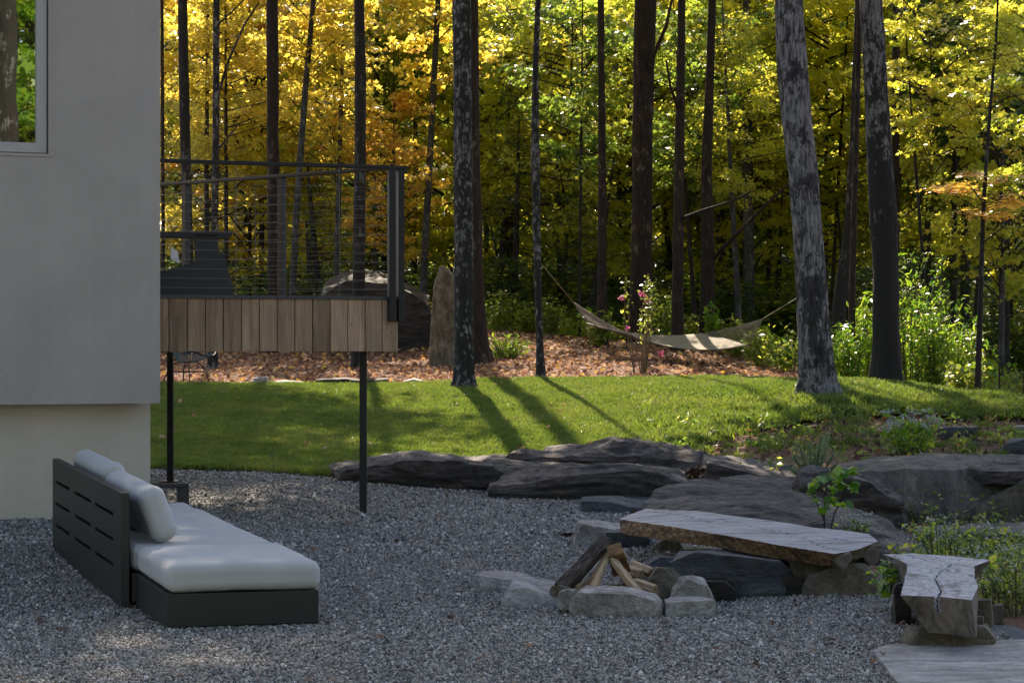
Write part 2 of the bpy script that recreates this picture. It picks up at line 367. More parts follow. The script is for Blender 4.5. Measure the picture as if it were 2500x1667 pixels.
M['tanrock'] = m_rock('tan_fieldstone', (.06, .048, .032), (.16, .13, .088), (.30, .255, .19), 1.6, (1, 1, 1.5), (0, 0, 0), .5)
M['greyrock'] = m_rock('grey_fieldstone', (.13, .113, .10), (.35, .31, .28), (.60, .55, .50), 1.6, (1, 1, 1.5), (0, 0, 0), .5)
M['darkrock'] = m_rock('dark_boulder', (.012, .009, .007), (.040, .030, .023), (.095, .075, .055), 1.2, (1, 1, 5), (0, .1, 0))
M['paleslab'] = m_rock('pale_flagstone', (.17, .155, .145), (.34, .32, .30), (.50, .47, .44), 1.0, (1, 3, 1), (0, 0, .4), .4)
M['wallrock'] = m_rock('quarried_face', (.035, .030, .024), (.10, .088, .070), (.17, .15, .12), .9, (2.5, 1, .8), (0, 0, 0), .5)
M['standrock'] = m_rock('standing_stone', (.04, .03, .018), (.17, .135, .085), (.30, .25, .175), 2.2, (2, 1, .8), (0, .5, 0), .6)
def m_wood(name, c0, c1, c2, rot=(0, 0, 0), sc=(.07, 1, 1), s=40, rough=.7):
    m, nt, p, o = mat(name); v = coords(nt, sc, rot)
    g = noise(nt, v, s, 6, .65, .7); g2 = noise(nt, v, s * .22, 4, .6, 1.0); sp = noise(nt, coords(nt), 30, 5, .7)
    c = ramp(nt, g, [(.28, c0), (.48, c1), (.72, c2)])
    c = mixc(nt, ramp(nt, g2, [(.36, (.85, .85, .85)), (.46, (0, 0, 0))]), c, c0)
    c = mixc(nt, ramp(nt, sp, [(.62, (0, 0, 0)), (.72, (.6, .6, .6))]), c, c0)
    nt.links.new(c, p.inputs['Base Color']); p.inputs['Roughness'].default_value = rough
    b = bump(nt, p, g, .6, .008); bump(nt, p, g2, .7, .015, b); return m
M['silver'] = m_wood('weathered_silver_wood', (.07, .065, .07), (.30, .30, .33), (.48, .48, .52), (0, 0, 1.03), (.07, 1, 1), 30, .5)
M['silver2'] = m_wood('weathered_silver_plank', (.06, .055, .065), (.30, .30, .34), (.50, .50, .55), (0, 0, 0), (1, .35, 1), 34, .5)
M['brownwood'] = m_wood('peeling_brown_wood', (.022, .011, .005), (.14, .072, .030), (.42, .25, .12), (0, 0, .85), (.08, 1, 1.6), 26, .85)
M['endgrain'] = m_wood('grey_end_grain', (.03, .023, .018), (.13, .105, .085), (.25, .205, .17), (0, 0, 0), (1, 1, .5), 14, .9)
M['split'] = m_wood('fresh_split_wood', (.16, .09, .045), (.38, .25, .14), (.55, .40, .26), (0, 0, 0), (1, 1, .12), 34, .8)
M['splitbrown'] = m_wood('orange_brown_wood', (.10, .05, .02), (.22, .12, .05), (.34, .20, .09), (0, 0, 0), (1, 1, .3), 30, .8)
M['logbark'] = m_bark('firewood_bark', (.12, .085, .065), .45, (.26, .22, .20), (.03, .02, .015), big=3)

# ------------------------------------------------------------------ terrain
ctrl = []
def cw(x, y, z): ctrl.append((x, y, z))
def cp(px, py, Y): ctrl.append(tuple(W(px, py, Y)))
for x in (-6, -3, 0, 3, 6):
    cw(x, 3, 0.0); cw(x, 8, 0.0); cw(x, 11.5, 0.0)
cw(.5, 13.4, -.035); cw(1.3, 13.6, -.035); cw(.9, 14.4, -.03); cw(-.6, 13.5, 0); cw(-1.2, 15.5, .06); cw(1, 15.8, .04); cw(-3.0, 15, .08); cw(2.5, 14.5, .0); cw(-5, 14.5, .08)
cp(887, 1252, 18.7); cp(415, 1180, 20.5); cp(370, 1143, 22); cp(780, 1163, 21.2); cp(1196, 1188, 21.3); cp(1473, 1216, 20.5)
cw(-3.5, 17.4, .22); cw(-2.8, 17.8, .20); cw(-6, 17.5, .25); cw(-7, 22, .4)
cw(1.6, 18, .05); cw(2.8, 17, .0); cw(3.6, 15, -.10); cw(4.0, 18, -.12); cw(5.0, 19.5, -.10); cw(5.5, 15, -.15); cw(4.5, 12, -.05); cw(2.6, 12, 0)
cp(1200, 1105, 23.5); cp(1600, 1100, 23.5); cp(1250, 1000, 28); cp(700, 1060, 25); cp(700, 990, 28.5)
cp(1200, 930, 33); cp(1500, 931, 33); cp(1800, 934, 32.5); cp(600, 938, 32); cp(900, 938, 32.5); cp(350, 935, 31.5)
cp(2000, 975, 27.5); cp(2163, 941, 30.5); cp(2338, 967, 29); cp(2476, 983, 27.5)
cp(1966, 1063, 24.3); cp(2180, 1108, 22.6); cp(2480, 1112, 22.8); cp(1700, 1040, 25.5); cp(1850, 1020, 26)
cp(1200, 808, 44); cp(1330, 825, 43); cp(1500, 836, 43); cp(1700, 850, 42.5); cp(1830, 892, 39); cp(1950, 905, 38)
cp(1320, 921, 34); cp(600, 872, 41); cp(950, 882, 39.5); cp(1090, 890, 38); cp(1165, 890, 37.2); cp(420, 868, 41)
cw(-16, 12, .1); cw(-16, 25, .6); cw(-16, 35, 1.0); cw(16, 12, -.3); cw(16, 25, 0); cw(14, 34, .1)
cw(8.5, 34, .45); cw(9, 42, .5); cw(6.5, 45, .8); cw(0, 52, 1.5); cw(-9, 50, 1.3); cw(10, 55, .9); cw(-10, 65, 2.2); cw(0, 68, 2.4); cw(12, 68, 2.0)
cw(0, 95, 6); cw(-25, 90, 6); cw(25, 90, 5); cw(0, 130, 14); cw(-40, 130, 14); cw(40, 130, 14); cw(0, -10, 0); cw(-15, -15, 0); cw(15, -15, -.3); cw(-30, -35, 0); cw(30, -35, 0)
cw(-40, 30, 1); cw(40, 30, 0); cw(-40, 60, 2.5); cw(40, 60, 2.0)
C_ = np.array(ctrl); n_ = len(C_)
def _U(r2): return np.where(r2 > 1e-9, r2 * np.log(np.maximum(r2, 1e-9)) * .5, 0)
_d = ((C_[:, None, :2] - C_[None, :, :2]) ** 2).sum(-1)
A_ = np.zeros((n_ + 3, n_ + 3)); A_[:n_, :n_] = _U(_d) + np.eye(n_) * .02
A_[:n_, n_] = 1; A_[:n_, n_ + 1:] = C_[:, :2]; A_[n_, :n_] = 1; A_[n_ + 1:, :n_] = C_[:, :2].T
w_ = np.linalg.solve(A_, np.concatenate([C_[:, 2], np.zeros(3)]))
def G(x, y):
    x = np.atleast_1d(np.asarray(x, float)); y = np.atleast_1d(np.asarray(y, float)); out = np.empty(len(x))
    for i in range(0, len(x), 20000):
        a, b = x[i:i + 20000], y[i:i + 20000]
        d = (a[:, None] - C_[None, :, 0]) ** 2 + (b[:, None] - C_[None, :, 1]) ** 2
        out[i:i + 20000] = _U(d) @ w_[:n_] + w_[n_] + w_[n_ + 1] * a + w_[n_ + 2] * b
    P = np.stack([x * .6, y * .6, x * 0], 1)
    amp = np.clip((y - 21) / 6, 0, 1) * .045
    # tussocky bank at the right
    tb = np.clip((x - 1.0) / 2, 0, 1) * np.clip((y - 22) / 1.5, 0, 1) * np.clip((29.5 - y) / 3, 0, 1)
    out = out + amp * vnoise(P, 3) + tb * .05 * vnoise(np.stack([x * 3, y * 3, x * 0], 1), 8)
    return out
def g1(x, y): return float(G([x], [y])[0])
def hit(px, py, y0=9.0, y1=60.0):
    Ys = np.arange(y0, y1, .05); X = (px - CX) / F * Ys; Z = H - (py - CY) / F * Ys
    d = Z - G(X, Ys); i = np.where(d <= 0)[0]
    i = i[0] if len(i) else int(np.argmin(np.abs(d)))
    return np.array([X[i], Ys[i], float(G(X[i:i + 1], Ys[i:i + 1])[0])])

gx = [-2.0e0]; 
GE = [(-14, 22.4), (-8, 22.2), (-3.46, 22.0), (-2.6, 21.7), (-1.78, 21.2), (-1.2, 21.9), (-.2, 22.2), (.9, 21.3), (1.6, 19.4), (2.1, 17.0), (2.45, 15.2), (2.6, 14.0)]
LN = [(-14, 22.38), (-8, 22.18), (-3.46, 21.98), (-2.6, 21.68), (-1.78, 21.18), (-1.2, 21.8), (-.2, 22.1), (.9, 22.5), (1.7, 23.4), (2.4, 24.7), (3.5, 25.4), (5, 25.6), (8, 25.0), (12, 24.5)]
LF = [(-14, 31), (-5, 31.3), (-3.4, 32.0), (-1.5, 32.5), (0, 33.2), (2, 33.4), (3.3, 33.2), (4.2, 32.2), (5.0, 31.0), (5.8, 29.6), (6.6, 28.0), (8, 26.8), (12, 25.5)]
def curve(P, x): return np.interp(x, [p[0] for p in P], [p[1] for p in P])
def strip(name, x0, x1, nx, fn, ff, ny, dz, mt, kind='structure', wob=0):
    xs = np.linspace(x0, x1, nx); V = []
    a, b = fn(xs), ff(xs)
    if wob: 
        b = b + wob * vnoise(np.stack([xs * 2.3, xs * 0, xs * 0], 1), 5); 
    t = np.linspace(0, 1, ny); Yg = a[:, None] * (1 - t) + b[:, None] * t; Xg = np.repeat(xs[:, None], ny, 1)
    Z = G(Xg.ravel(), Yg.ravel()) + dz
    V = np.stack([Xg.ravel(), Yg.ravel(), Z], 1)
    i = np.arange((nx - 1))[:, None] * ny + np.arange(ny - 1)[None, :]; i = i.ravel()
    Fc = np.stack([i, i + ny, i + ny + 1, i + 1], 1)
    me = mesh_uniform(name, V, Fc, True); return link(name, me, mt, kind=kind)
def grid_ground():
    xs = np.unique(np.concatenate([np.linspace(-90, -14, 20), np.linspace(-14, 14, 90), np.linspace(14, 90, 20)]))
    ys = np.unique(np.concatenate([np.linspace(-60, 8, 15), np.linspace(8, 50, 130), np.linspace(50, 190, 50)]))
    X, Y = np.meshgrid(xs, ys, indexing='ij'); Z = G(X.ravel(), Y.ravel()) - .035
    ny = len(ys); i = (np.arange(len(xs) - 1)[:, None] * ny + np.arange(ny - 1)[None, :]).ravel()
    link('ground', mesh_uniform('ground', np.stack([X.ravel(), Y.ravel(), Z], 1), np.stack([i, i + ny, i + ny + 1, i + 1], 1), True), M['floor'], kind='structure')
grid_ground()
strip('gravel_patio', -12, 2.6, 120, lambda x: x * 0 + 2.0, lambda x: curve(GE, x), 160, 0.0, M['gravel_bed'])
strip('lawn', -14, 12, 160, lambda x: curve(LN, x), lambda x: curve(LF, x), 90, .012, M['turf'])

# ------------------------------------------------------------------ rocks
RQ = []
def hull_mesh(name, pts):
    bm = bmesh.new()
    for p_ in pts: bm.verts.new(tuple(p_))
    bmesh.ops.convex_hull(bm, input=bm.verts)
    bmesh.ops.delete(bm, geom=[v for v in bm.verts if not v.link_faces], context='VERTS')
    me = bpy.data.meshes.new(name); bm.to_mesh(me); bm.free(); return me
def remeshed(me, vox, amp, seed, freq, strata=1.0, ridge=True, cuts=0, sharp=28):
    bm = bmesh.new(); bm.from_mesh(me); rs = np.random.RandomState(seed)
    if cuts:
        co = np.array([v.co[:] for v in bm.verts]); c = co.mean(0); ext = co.max(0) - co.min(0)
        for k in range(cuts):
            n_v = rs.normal(0, 1, 3) * np.array([1, 1, .8]); n_v /= np.linalg.norm(n_v)
            far = ((co - c) @ n_v).max(); pl = c + n_v * far * (rs.uniform(.70, .88) if vox < .019 else rs.uniform(.80, .93))
            r_ = bmesh.ops.bisect_plane(bm, geom=bm.verts[:] + bm.edges[:] + bm.faces[:], plane_co=Vector(pl), plane_no=Vector(n_v), clear_outer=True)
            ed = [e for e in r_['geom_cut'] if isinstance(e, bmesh.types.BMEdge)]
            if len(ed) > 2: bmesh.ops.contextual_create(bm, geom=ed)
    bmesh.ops.recalc_face_normals(bm, faces=bm.faces)
    for e in bm.edges:
        e.smooth = not (len(e.link_faces) == 2 and e.calc_face_angle(0) > math.radians(sharp))
    bmesh.ops.triangulate(bm, faces=bm.faces)
    for it in range(9):
        L = max(vox, vox * 1.15)
        ed = [e for e in bm.edges if e.calc_length() > L * 1.5]
        if not ed or len(bm.verts) > 45000: break
        bmesh.ops.subdivide_edges(bm, edges=ed, cuts=1, use_grid_fill=False)
        ng_ = [f for f in bm.faces if len(f.verts) > 3]
        if ng_: bmesh.ops.triangulate(bm, faces=ng_, quad_method='SHORT_EDGE')
    bm.normal_update()
    n = len(bm.verts); co = np.array([v.co[:] for v in bm.verts]); no = np.array([v.normal[:] for v in bm.verts])
    P = co * freq * np.array([.6 if strata > 1.5 else 1, 1, strata]); P = P + .5 * fbm(co * freq * .6, 2, seed + 40)[:, None]
    d = fbm(P, 6, seed, ridge) * amp * 1.0 + fbm(P * 2.7 * np.array([.5, 1, 1.6]), 3, seed + 5, True) * amp * .35
    d2 = vnoise(co * freq * .4, seed + 9) * amp * 1.3
    q = co[:, 2] / (amp * 1.6) + vnoise(co * freq * .5, seed + 21) * 1.5 + co[:, 0] * .15 / amp * .3
    d2 = d2 + (np.abs((q % 1.0) - .5) * 2 - .5) * amp * .6 * np.clip(1 - np.abs(no[:, 2]), 0, 1) * (strata > 1.5)
    co = co + no * (d + d2)[:, None]
    for v, c in zip(bm.verts, co): v.co = c
    for f in bm.faces: f.smooth = True
    me2 = bpy.data.meshes.new('rock'); bm.to_mesh(me2); bm.free(); me2.update(); return me2
def rock(name, label, pts, mt, vox=.03, amp=.02, freq=6, strata=1.0, cat='rock', group=None, seed=None, ridge=True, parent=None, cuts=None):
    seed = seed if seed is not None else len(RQ) + 3; RQ.append(1)
    c = np.mean(np.array(pts), 0); c[2] = min(p_[2] for p_ in pts)
    me = remeshed(hull_mesh(name, [np.array(p_) - c for p_ in pts]), vox, amp, seed, freq, strata, ridge, cuts=((11 if vox < .019 else 6) if vox < .03 else 3) if cuts is None else cuts)
    me.materials.clear()
    o = link(name, me, mt, parent, label=label, cat=cat, group=group); o.location = tuple(c); return o
def P2(front, Yf, back, Yb, down=0.08):
    """silhouette corners at two depths -> world points, with the foot sunk a little into the ground"""
    pts = [W(x, y, Yf) for x, y in front] + [W(x, y, Yb) for x, y in back]
    zmin = min(p_[2] for p_ in pts)
    lo = [p_ for p_ in pts if p_[2] < zmin + .12]
    pts += [np.array([p_[0], p_[1], zmin - down]) for p_ in lo]
    xs = [p_[0] for p_ in pts]; 
    pts += [np.array([min(xs) + .05, Yb, zmin - down]), np.array([max(xs) - .05, Yb, zmin - down])]
    return pts
# ledges
rock('rock_ledge', 'long low dark slate ledge between gravel and lawn, behind the steel deck post',
     P2([(790, 1168), (860, 1170), (1048, 1180), (1196, 1192), (1303, 1210), (1200, 1150), (1000, 1140)], 21.0, [(835, 1140), (941, 1123), (975, 1111), (1026, 1105), (1175, 1118), (1300, 1128), (1350, 1150)], 22.6), M['slate'], .032, 0.062, 2.6, 3)
rock('rock_ledge', 'squared dark slate ledge with a strip of rusty leaves on top',
     P2([(1200, 1190), (1303, 1207), (1379, 1216), (1473, 1218), (1640, 1195), (1680, 1186), (1500, 1165), (1560, 1152)], 20.4, [(1250, 1140), (1350, 1150), (1570, 1150), (1680, 1178), (1660, 1160)], 21.3), M['slate'], .032, 0.050, 3, 3)
rock('rock_ledge', 'broad middle shelf of brown slate sloping up behind the leaf pool',
     P2([(1180, 1140), (1400, 1160), (1560, 1160), (1660, 1160)], 21.6, [(1190, 1120), (1270, 1113), (1430, 1115), (1560, 1125), (1670, 1148)], 23), M['slate'], .032, 0.044, 3, 3)
rock('rock_ledge', 'rough peaked slate crest highest against the shady lawn bank',
     P2([(1250, 1118), (1450, 1120), (1560, 1127), (1720, 1142)], 22.0, [(1340, 1100), (1447, 1096), (1515, 1090), (1600, 1101), (1670, 1112), (1720, 1126)], 22.75), M['slate'], .032, 0.075, 4, 2.5)
rock('rock_ledge', 'smooth sloping slate block with a rough left end, left of the little pine',
     P2([(1724, 1176), (1730, 1135), (1800, 1190), (1960, 1195)], 21.0, [(1722, 1114), (1784, 1112), (1914, 1128), (1950, 1155), (1990, 1170)], 22.4), M['slate'], .032, 0.044, 3, 3)
rock('rock_ledge', 'biggest slate outcrop, sloping down to the right behind the long log bench',
     [W(1567, 1225, 18.2), W(1617, 1194, 18.9), W(1711, 1186, 19.6), W(1856, 1162, 20.6), W(1964, 1186, 20.2), W(2109, 1254, 18.8), W(2174, 1325, 17.3), W(2250, 1352, 16.5),
      W(1675, 1240, 17.6), W(1784, 1229, 17.7), W(1892, 1236, 17.5), W(1964, 1254, 17.3), W(2073, 1283, 16.9), W(1600, 1320, 17.2), W(1900, 1350, 16.7), W(2100, 1375, 16.3), W(2245, 1375, 16.2),
      W(1600, 1330, 20), W(2100, 1340, 20)], M['slate'], .032, 0.050, 2.6, 3)
rock('boulder', 'rounded dark boulder shoulder dropping to the weeds, right of the big sloping outcrop',
     P2([(1960, 1160), (2040, 1162), (2120, 1185), (2185, 1220), (2205, 1230), (2205, 1290), (2150, 1310), (1980, 1260)], 18.7, [(1990, 1150), (2096, 1166), (2145, 1178), (2190, 1210), (2208, 1290)], 20.0), M['slate'], .032, 0.056, 3.2, 2, cat='boulder')
rock('quarried_rock', 'tall quarried rock face with brown water streaks, left of the slanting crack',
     P2([(2112, 1160), (2201, 1149), (2380, 1151), (2496, 1155), (2490, 1170), (2330, 1256), (2270, 1285), (2205, 1300)], 19.8, [(2033, 1146), (2112, 1127), (2201, 1118), (2290, 1111), (2402, 1117), (2480, 1119)], 22), M['wallrock'], .032, .03, 2.6, 2, cat='rock')
rock('quarried_rock', 'lower right rock face under the slanting crack at the right edge',
     P2([(2278, 1296), (2345, 1262), (2505, 1172), (2620, 1165), (2620, 1300)], 19.7, [(2505, 1165), (2620, 1160)], 21), M['wallrock'], .032, .035, 2.8, 2, cat='rock')
rock('quarried_rock', 'dark weathered cap of slate at the top right, above the slanting crack',
     P2([(2385, 1150), (2500, 1160), (2620, 1158)], 19.75, [(2400, 1116), (2500, 1117), (2620, 1116)], 22.4), M['slate'], .032, 0.037, 3, 2, cat='rock')
rock('bank_stone', 'blue-grey triangular stone set in the shady bank right of the white flowers', P2([(2292, 1044), (2388, 1043), (2370, 1072), (2345, 1080), (2318, 1068)], 24.0, [(2300, 1040), (2385, 1040)], 24.4), M['slateb'], .03, .012, 4)
rock('bank_stone', 'blue-grey stone at the right frame edge just above the rock face', P2([(2440, 1116), (2455, 1085), (2500, 1074), (2540, 1080), (2540, 1118)], 22.9, [(2470, 1072), (2540, 1072)], 23.3), M['slateb'], .03, .012, 4)
rock('bank_stone', 'pale stone at the right frame edge on the bank, topmost of the bank stones', P2([(2455, 1060), (2470, 1045), (2520, 1040), (2540, 1066)], 24.6, [(2480, 1040), (2540, 1040)], 25), M['greyrock'], .03, .012, 4)
rock('low_rock', 'long pale rock half hidden by weeds below the quarried face', P2([(2225, 1310), (2300, 1300), (2500, 1300), (2560, 1320), (2560, 1340), (2240, 1330)], 17.6, [(2260, 1290), (2500, 1280), (2560, 1285)], 18.2), M['wallrock'], .04, .03, 4)
# stones round bench 1
def PK(f, Yf, b, Yb, down=.08): return P2(f, Yf * 1.105, b, Yb * 1.105, down)
rock('slab_rock', 'blocky slate slab with a brown broken end, behind the left end of the log bench',
     PK([(1424, 1217), (1428, 1262), (1450, 1268), (1540, 1275), (1660, 1270), (1440, 1222)], 17.6, [(1440, 1214), (1560, 1216), (1620, 1222), (1680, 1240)], 18.5), M['slateb'], .03, .022, 5, 2.5)
rock('support_stone', 'blunt grey-topped block sticking out left of the log bench end',
     PK([(1398, 1295), (1402, 1318), (1430, 1328), (1520, 1338), (1535, 1300), (1410, 1278)], 15.2, [(1418, 1270), (1460, 1271), (1530, 1280), (1550, 1300)], 15.8), M['greyrock'], .022, .012, 6, group='stones under and around the log bench')
rock('support_stone', 'blue slate block under the left end of the log bench',
     PK([(1480, 1300), (1500, 1345), (1575, 1350), (1585, 1315), (1560, 1295)], 15.0, [(1490, 1290), (1580, 1296), (1590, 1320)], 15.5), M['slateb'], .022, .012, 6, group='stones under and around the log bench')
rock('support_stone', 'small tilted wedge stone holding up the bench just right of its left end',
     PK([(1600, 1330), (1628, 1313), (1670, 1325), (1665, 1335), (1590, 1345)], 14.7, [(1610, 1318), (1680, 1325)], 15.1), M['tanrock'], .016, .008, 8, group='stones under and around the log bench')
rock('support_stone', 'thin flat tan stone lying under the bench wedge',
     PK([(1580, 1352), (1600, 1338), (1720, 1336), (1755, 1343), (1750, 1352), (1640, 1360)], 14.7, [(1600, 1336), (1750, 1340)], 15.1), M['tanrock'], .016, .008, 8, group='stones under and around the log bench')
rock('support_stone', 'flat blue-grey flake on the gravel under the bench, left of the wide slate slab',
     P2([(1565, 1378), (1600, 1362), (1650, 1362), (1680, 1382), (1620, 1392)], 15.0, [(1590, 1356), (1670, 1358)], 15.5), M['slateb'], .016, .008, 8, group='stones under and around the log bench')
rock('slab_rock', 'wide blue-grey slate slab lying in the shadow under the log bench',
     P2([(1640, 1375), (1690, 1400), (1800, 1425), (1920, 1444), (1935, 1405), (1900, 1372), (1700, 1350)], 14.1, [(1660, 1348), (1800, 1346), (1930, 1362)], 15.3), M['slateb'], .025, .014, 5, 2)
rock('support_stone', 'wedge-shaped tan stone pointing down under the right end of the log bench',
     PK([(1918, 1378), (1925, 1368), (2020, 1366), (2025, 1385), (1975, 1415), (1955, 1412)], 12.95, [(1925, 1366), (2025, 1366)], 13.3), M['tanrock'], .016, .008, 8, group='stones under and around the log bench')
rock('support_stone', 'dark small block tucked left of the big end stone under the bench',
     P2([(1895, 1442), (1905, 1405), (1960, 1415), (1975, 1445)], 14.1, [(1900, 1400), (1970, 1405)], 14.6), M['darkrock'], .018, .01, 8, group='stones under and around the log bench')
rock('support_stone', 'big rounded brown-grey boulder carrying the right end of the log bench',
     PK([(1965, 1437), (1975, 1412), (2040, 1385), (2110, 1378), (2135, 1410), (2138, 1432), (2060, 1452), (1990, 1450)], 12.75, [(2000, 1395), (2110, 1372), (2130, 1400)], 13.2), M['tanrock'], .02, .012, 6, group='stones under and around the log bench', seed=77)
rock('flagstone', 'pale flat flagstone between the log bench and the near slab bench', PK([(2060, 1436), (2080, 1478), (2190, 1482), (2200, 1440)], 12.9, [(2080, 1432), (2200, 1430)], 13.8, .03), M['paleslab'], .025, .006, 5, cat='flagstone')
# bench 2 stones
rock('support_stone', 'tan layered boulder under the near slab bench', P2([(2195, 1590), (2210, 1545), (2230, 1535), (2330, 1545), (2400, 1530), (2425, 1560), (2428, 1590), (2320, 1598), (2230, 1588)], 11.45, [(2220, 1530), (2410, 1525), (2425, 1560)], 11.9), M['tanrock'], .018, .014, 7, 2, group='stones under the near slab bench', seed=31)
rock('support_stone', 'thin dark chock stone at the foot of the tan boulder, left side', P2([(2190, 1605), (2195, 1592), (2255, 1590), (2262, 1600), (2250, 1608)], 11.3, [(2195, 1588), (2258, 1588)], 11.55, .03), M['darkrock'], .014, .006, 9, group='stones under the near slab bench')
rock('support_stone', 'flat dark stone under the right side of the tan boulder', P2([(2300, 1606), (2330, 1594), (2440, 1596), (2445, 1612)], 11.35, [(2320, 1590), (2440, 1592)], 11.7, .03), M['darkrock'], .014, .006, 9, group='stones under the near slab bench')
rock('support_stone', 'rough brown block behind the near slab bench on its right', P2([(2372, 1508), (2374, 1468), (2418, 1466), (2420, 1500)], 12.3, [(2376, 1462), (2418, 1462), (2420, 1500)], 12.7), M['tanrock'], .016, .008, 8, group='stones under the near slab bench')
rock('support_stone', 'dark tilted stone peeking out left behind the near slab bench', P2([(2184, 1440), (2190, 1428), (2215, 1420), (2220, 1490), (2190, 1486)], 12.6, [(2190, 1425), (2220, 1425), (2220, 1490)], 13.0), M['darkrock'], .016, .008, 8, group='stones under the near slab bench')
rock('support_stone', 'broken grey wedge between the near slab bench and the tan boulder, right side', P2([(2330, 1545), (2345, 1515), (2400, 1503), (2398, 1518), (2365, 1540)], 11.6, [(2340, 1510), (2400, 1503)], 11.9, .0), M['endgrain'], .014, .008, 8, group='stones under the near slab bench')
rock('flagstone', 'pale smooth bedrock slab in the bottom right corner', [np.array(q) for q in ((1.78, 11.3, .03), (1.72, 10.3, .035), (1.95, 9.6, .03), (3.2, 9.3, .02), (4, 9.5, .02), (4.0, 11.6, .01), (2.9, 11.75, .03), (1.9, 11.55, .03), (1.8, 11.4, -.1), (1.8, 9.6, -.1), (4, 9.5, -.1), (4, 11.6, -.1))], M['paleslab'], .03, .010, 3, cat='flagstone')
rock('flagstone', 'dark blue slab stepping down behind the near bench at the right edge', P2([(2375, 1595), (2360, 1540), (2560, 1600), (2560, 1650)], 11.9, [(2380, 1520), (2460, 1525), (2560, 1545)], 12.9, .05), M['slateb'], .03, .012, 4, cat='flagstone')
rock('low_rock', 'tan rounded rock beside the weeds right of the near slab bench', P2([(2420, 1515), (2425, 1480), (2450, 1475), (2450, 1515)], 12.9, [(2425, 1472), (2448, 1474)], 13.3), M['tanrock'], .018, .01, 7)
# fire pit
FG = 'stones ringing the fire pit'
rock('fire_pit_stone', 'long tan-sided block at the front of the fire pit', P2([(1391, 1468), (1393, 1490), (1480, 1504), (1570, 1506), (1606, 1492), (1610, 1472), (1596, 1456), (1410, 1452)], 13.15, [(1436, 1428), (1520, 1430), (1600, 1450), (1614, 1462)], 13.55), M['greyrock'], .016, .013, 6, group=FG, seed=5)
rock('fire_pit_stone', 'flat cracked slab at the left of the fire pit, tilted towards the gravel', P2([(1228, 1448), (1231, 1424), (1300, 1470), (1345, 1478), (1390, 1485), (1370, 1470)], 13.55, [(1250, 1403), (1300, 1405), (1385, 1422), (1396, 1436)], 14.2), M['paleslab'], .018, .012, 6, group=FG)
rock('fire_pit_stone', 'dusty flat slab sunk in the gravel, leftmost of the fire pit', P2([(1152, 1420), (1156, 1404), (1240, 1425), (1280, 1420)], 14.3, [(1180, 1392), (1250, 1393), (1300, 1402)], 14.75), M['greyrock'], .02, .008, 5, group=FG)
rock('fire_pit_stone', 'small brown cobble on the left slab of the fire pit', P2([(1338, 1450), (1345, 1430), (1372, 1425), (1395, 1432), (1398, 1450), (1360, 1456)], 13.62, [(1350, 1426), (1390, 1428)], 13.8, .0), M['tanrock'], .012, .005, 8, group=FG, ridge=False)
rock('fire_pit_stone', 'rounded grey cobble wedged left of the long front block', P2([(1358, 1465), (1364, 1448), (1385, 1437), (1410, 1438), (1412, 1472), (1375, 1478)], 13.3, [(1370, 1440), (1408, 1438)], 13.5, .02), M['greyrock'], .012, .005, 8, group=FG, ridge=False)
rock('fire_pit_stone', 'triangular brown stone behind the firewood on the right', P2([(1576, 1422), (1600, 1445), (1665, 1444), (1682, 1432), (1606, 1385), (1640, 1386), (1676, 1412)], 13.95, [(1600, 1384), (1650, 1388), (1680, 1415)], 14.3), M['tanrock'], .015, .007, 7, group=FG)
rock('fire_pit_stone', 'pinkish humped stone sitting on the flat right-hand stone', P2([(1636, 1448), (1662, 1412), (1700, 1410), (1720, 1425), (1738, 1462), (1735, 1472)], 13.5, [(1664, 1410), (1712, 1412), (1735, 1450)], 13.85), M['greyrock'], .014, .010, 7, group=FG)
rock('fire_pit_stone', 'flat pale stone with a squared front at the right front of the fire pit', P2([(1628, 1474), (1634, 1498), (1670, 1508), (1700, 1504), (1745, 1492), (1745, 1465), (1690, 1484)], 13.15, [(1618, 1455), (1660, 1449), (1720, 1458), (1742, 1466)], 13.6), M['paleslab'], .016, .008, 7, group=FG)
rock('fire_pit_stone', 'dark low stone at the far right of the fire pit', P2([(1715, 1470), (1720, 1420), (1770, 1422), (1800, 1445), (1798, 1468), (1750, 1474)], 13.9, [(1720, 1412), (1780, 1420)], 14.3), M['darkrock'], .018, .010, 7, group=FG)
rock('fire_pit_stone', 'grey stone at the back of the fire pit beside the split log', P2([(1500, 1400), (1510, 1385), (1570, 1388), (1580, 1410), (1540, 1418)], 14.5, [(1510, 1380), (1575, 1382)], 14.8), M['greyrock'], .018, .008, 7, group=FG)
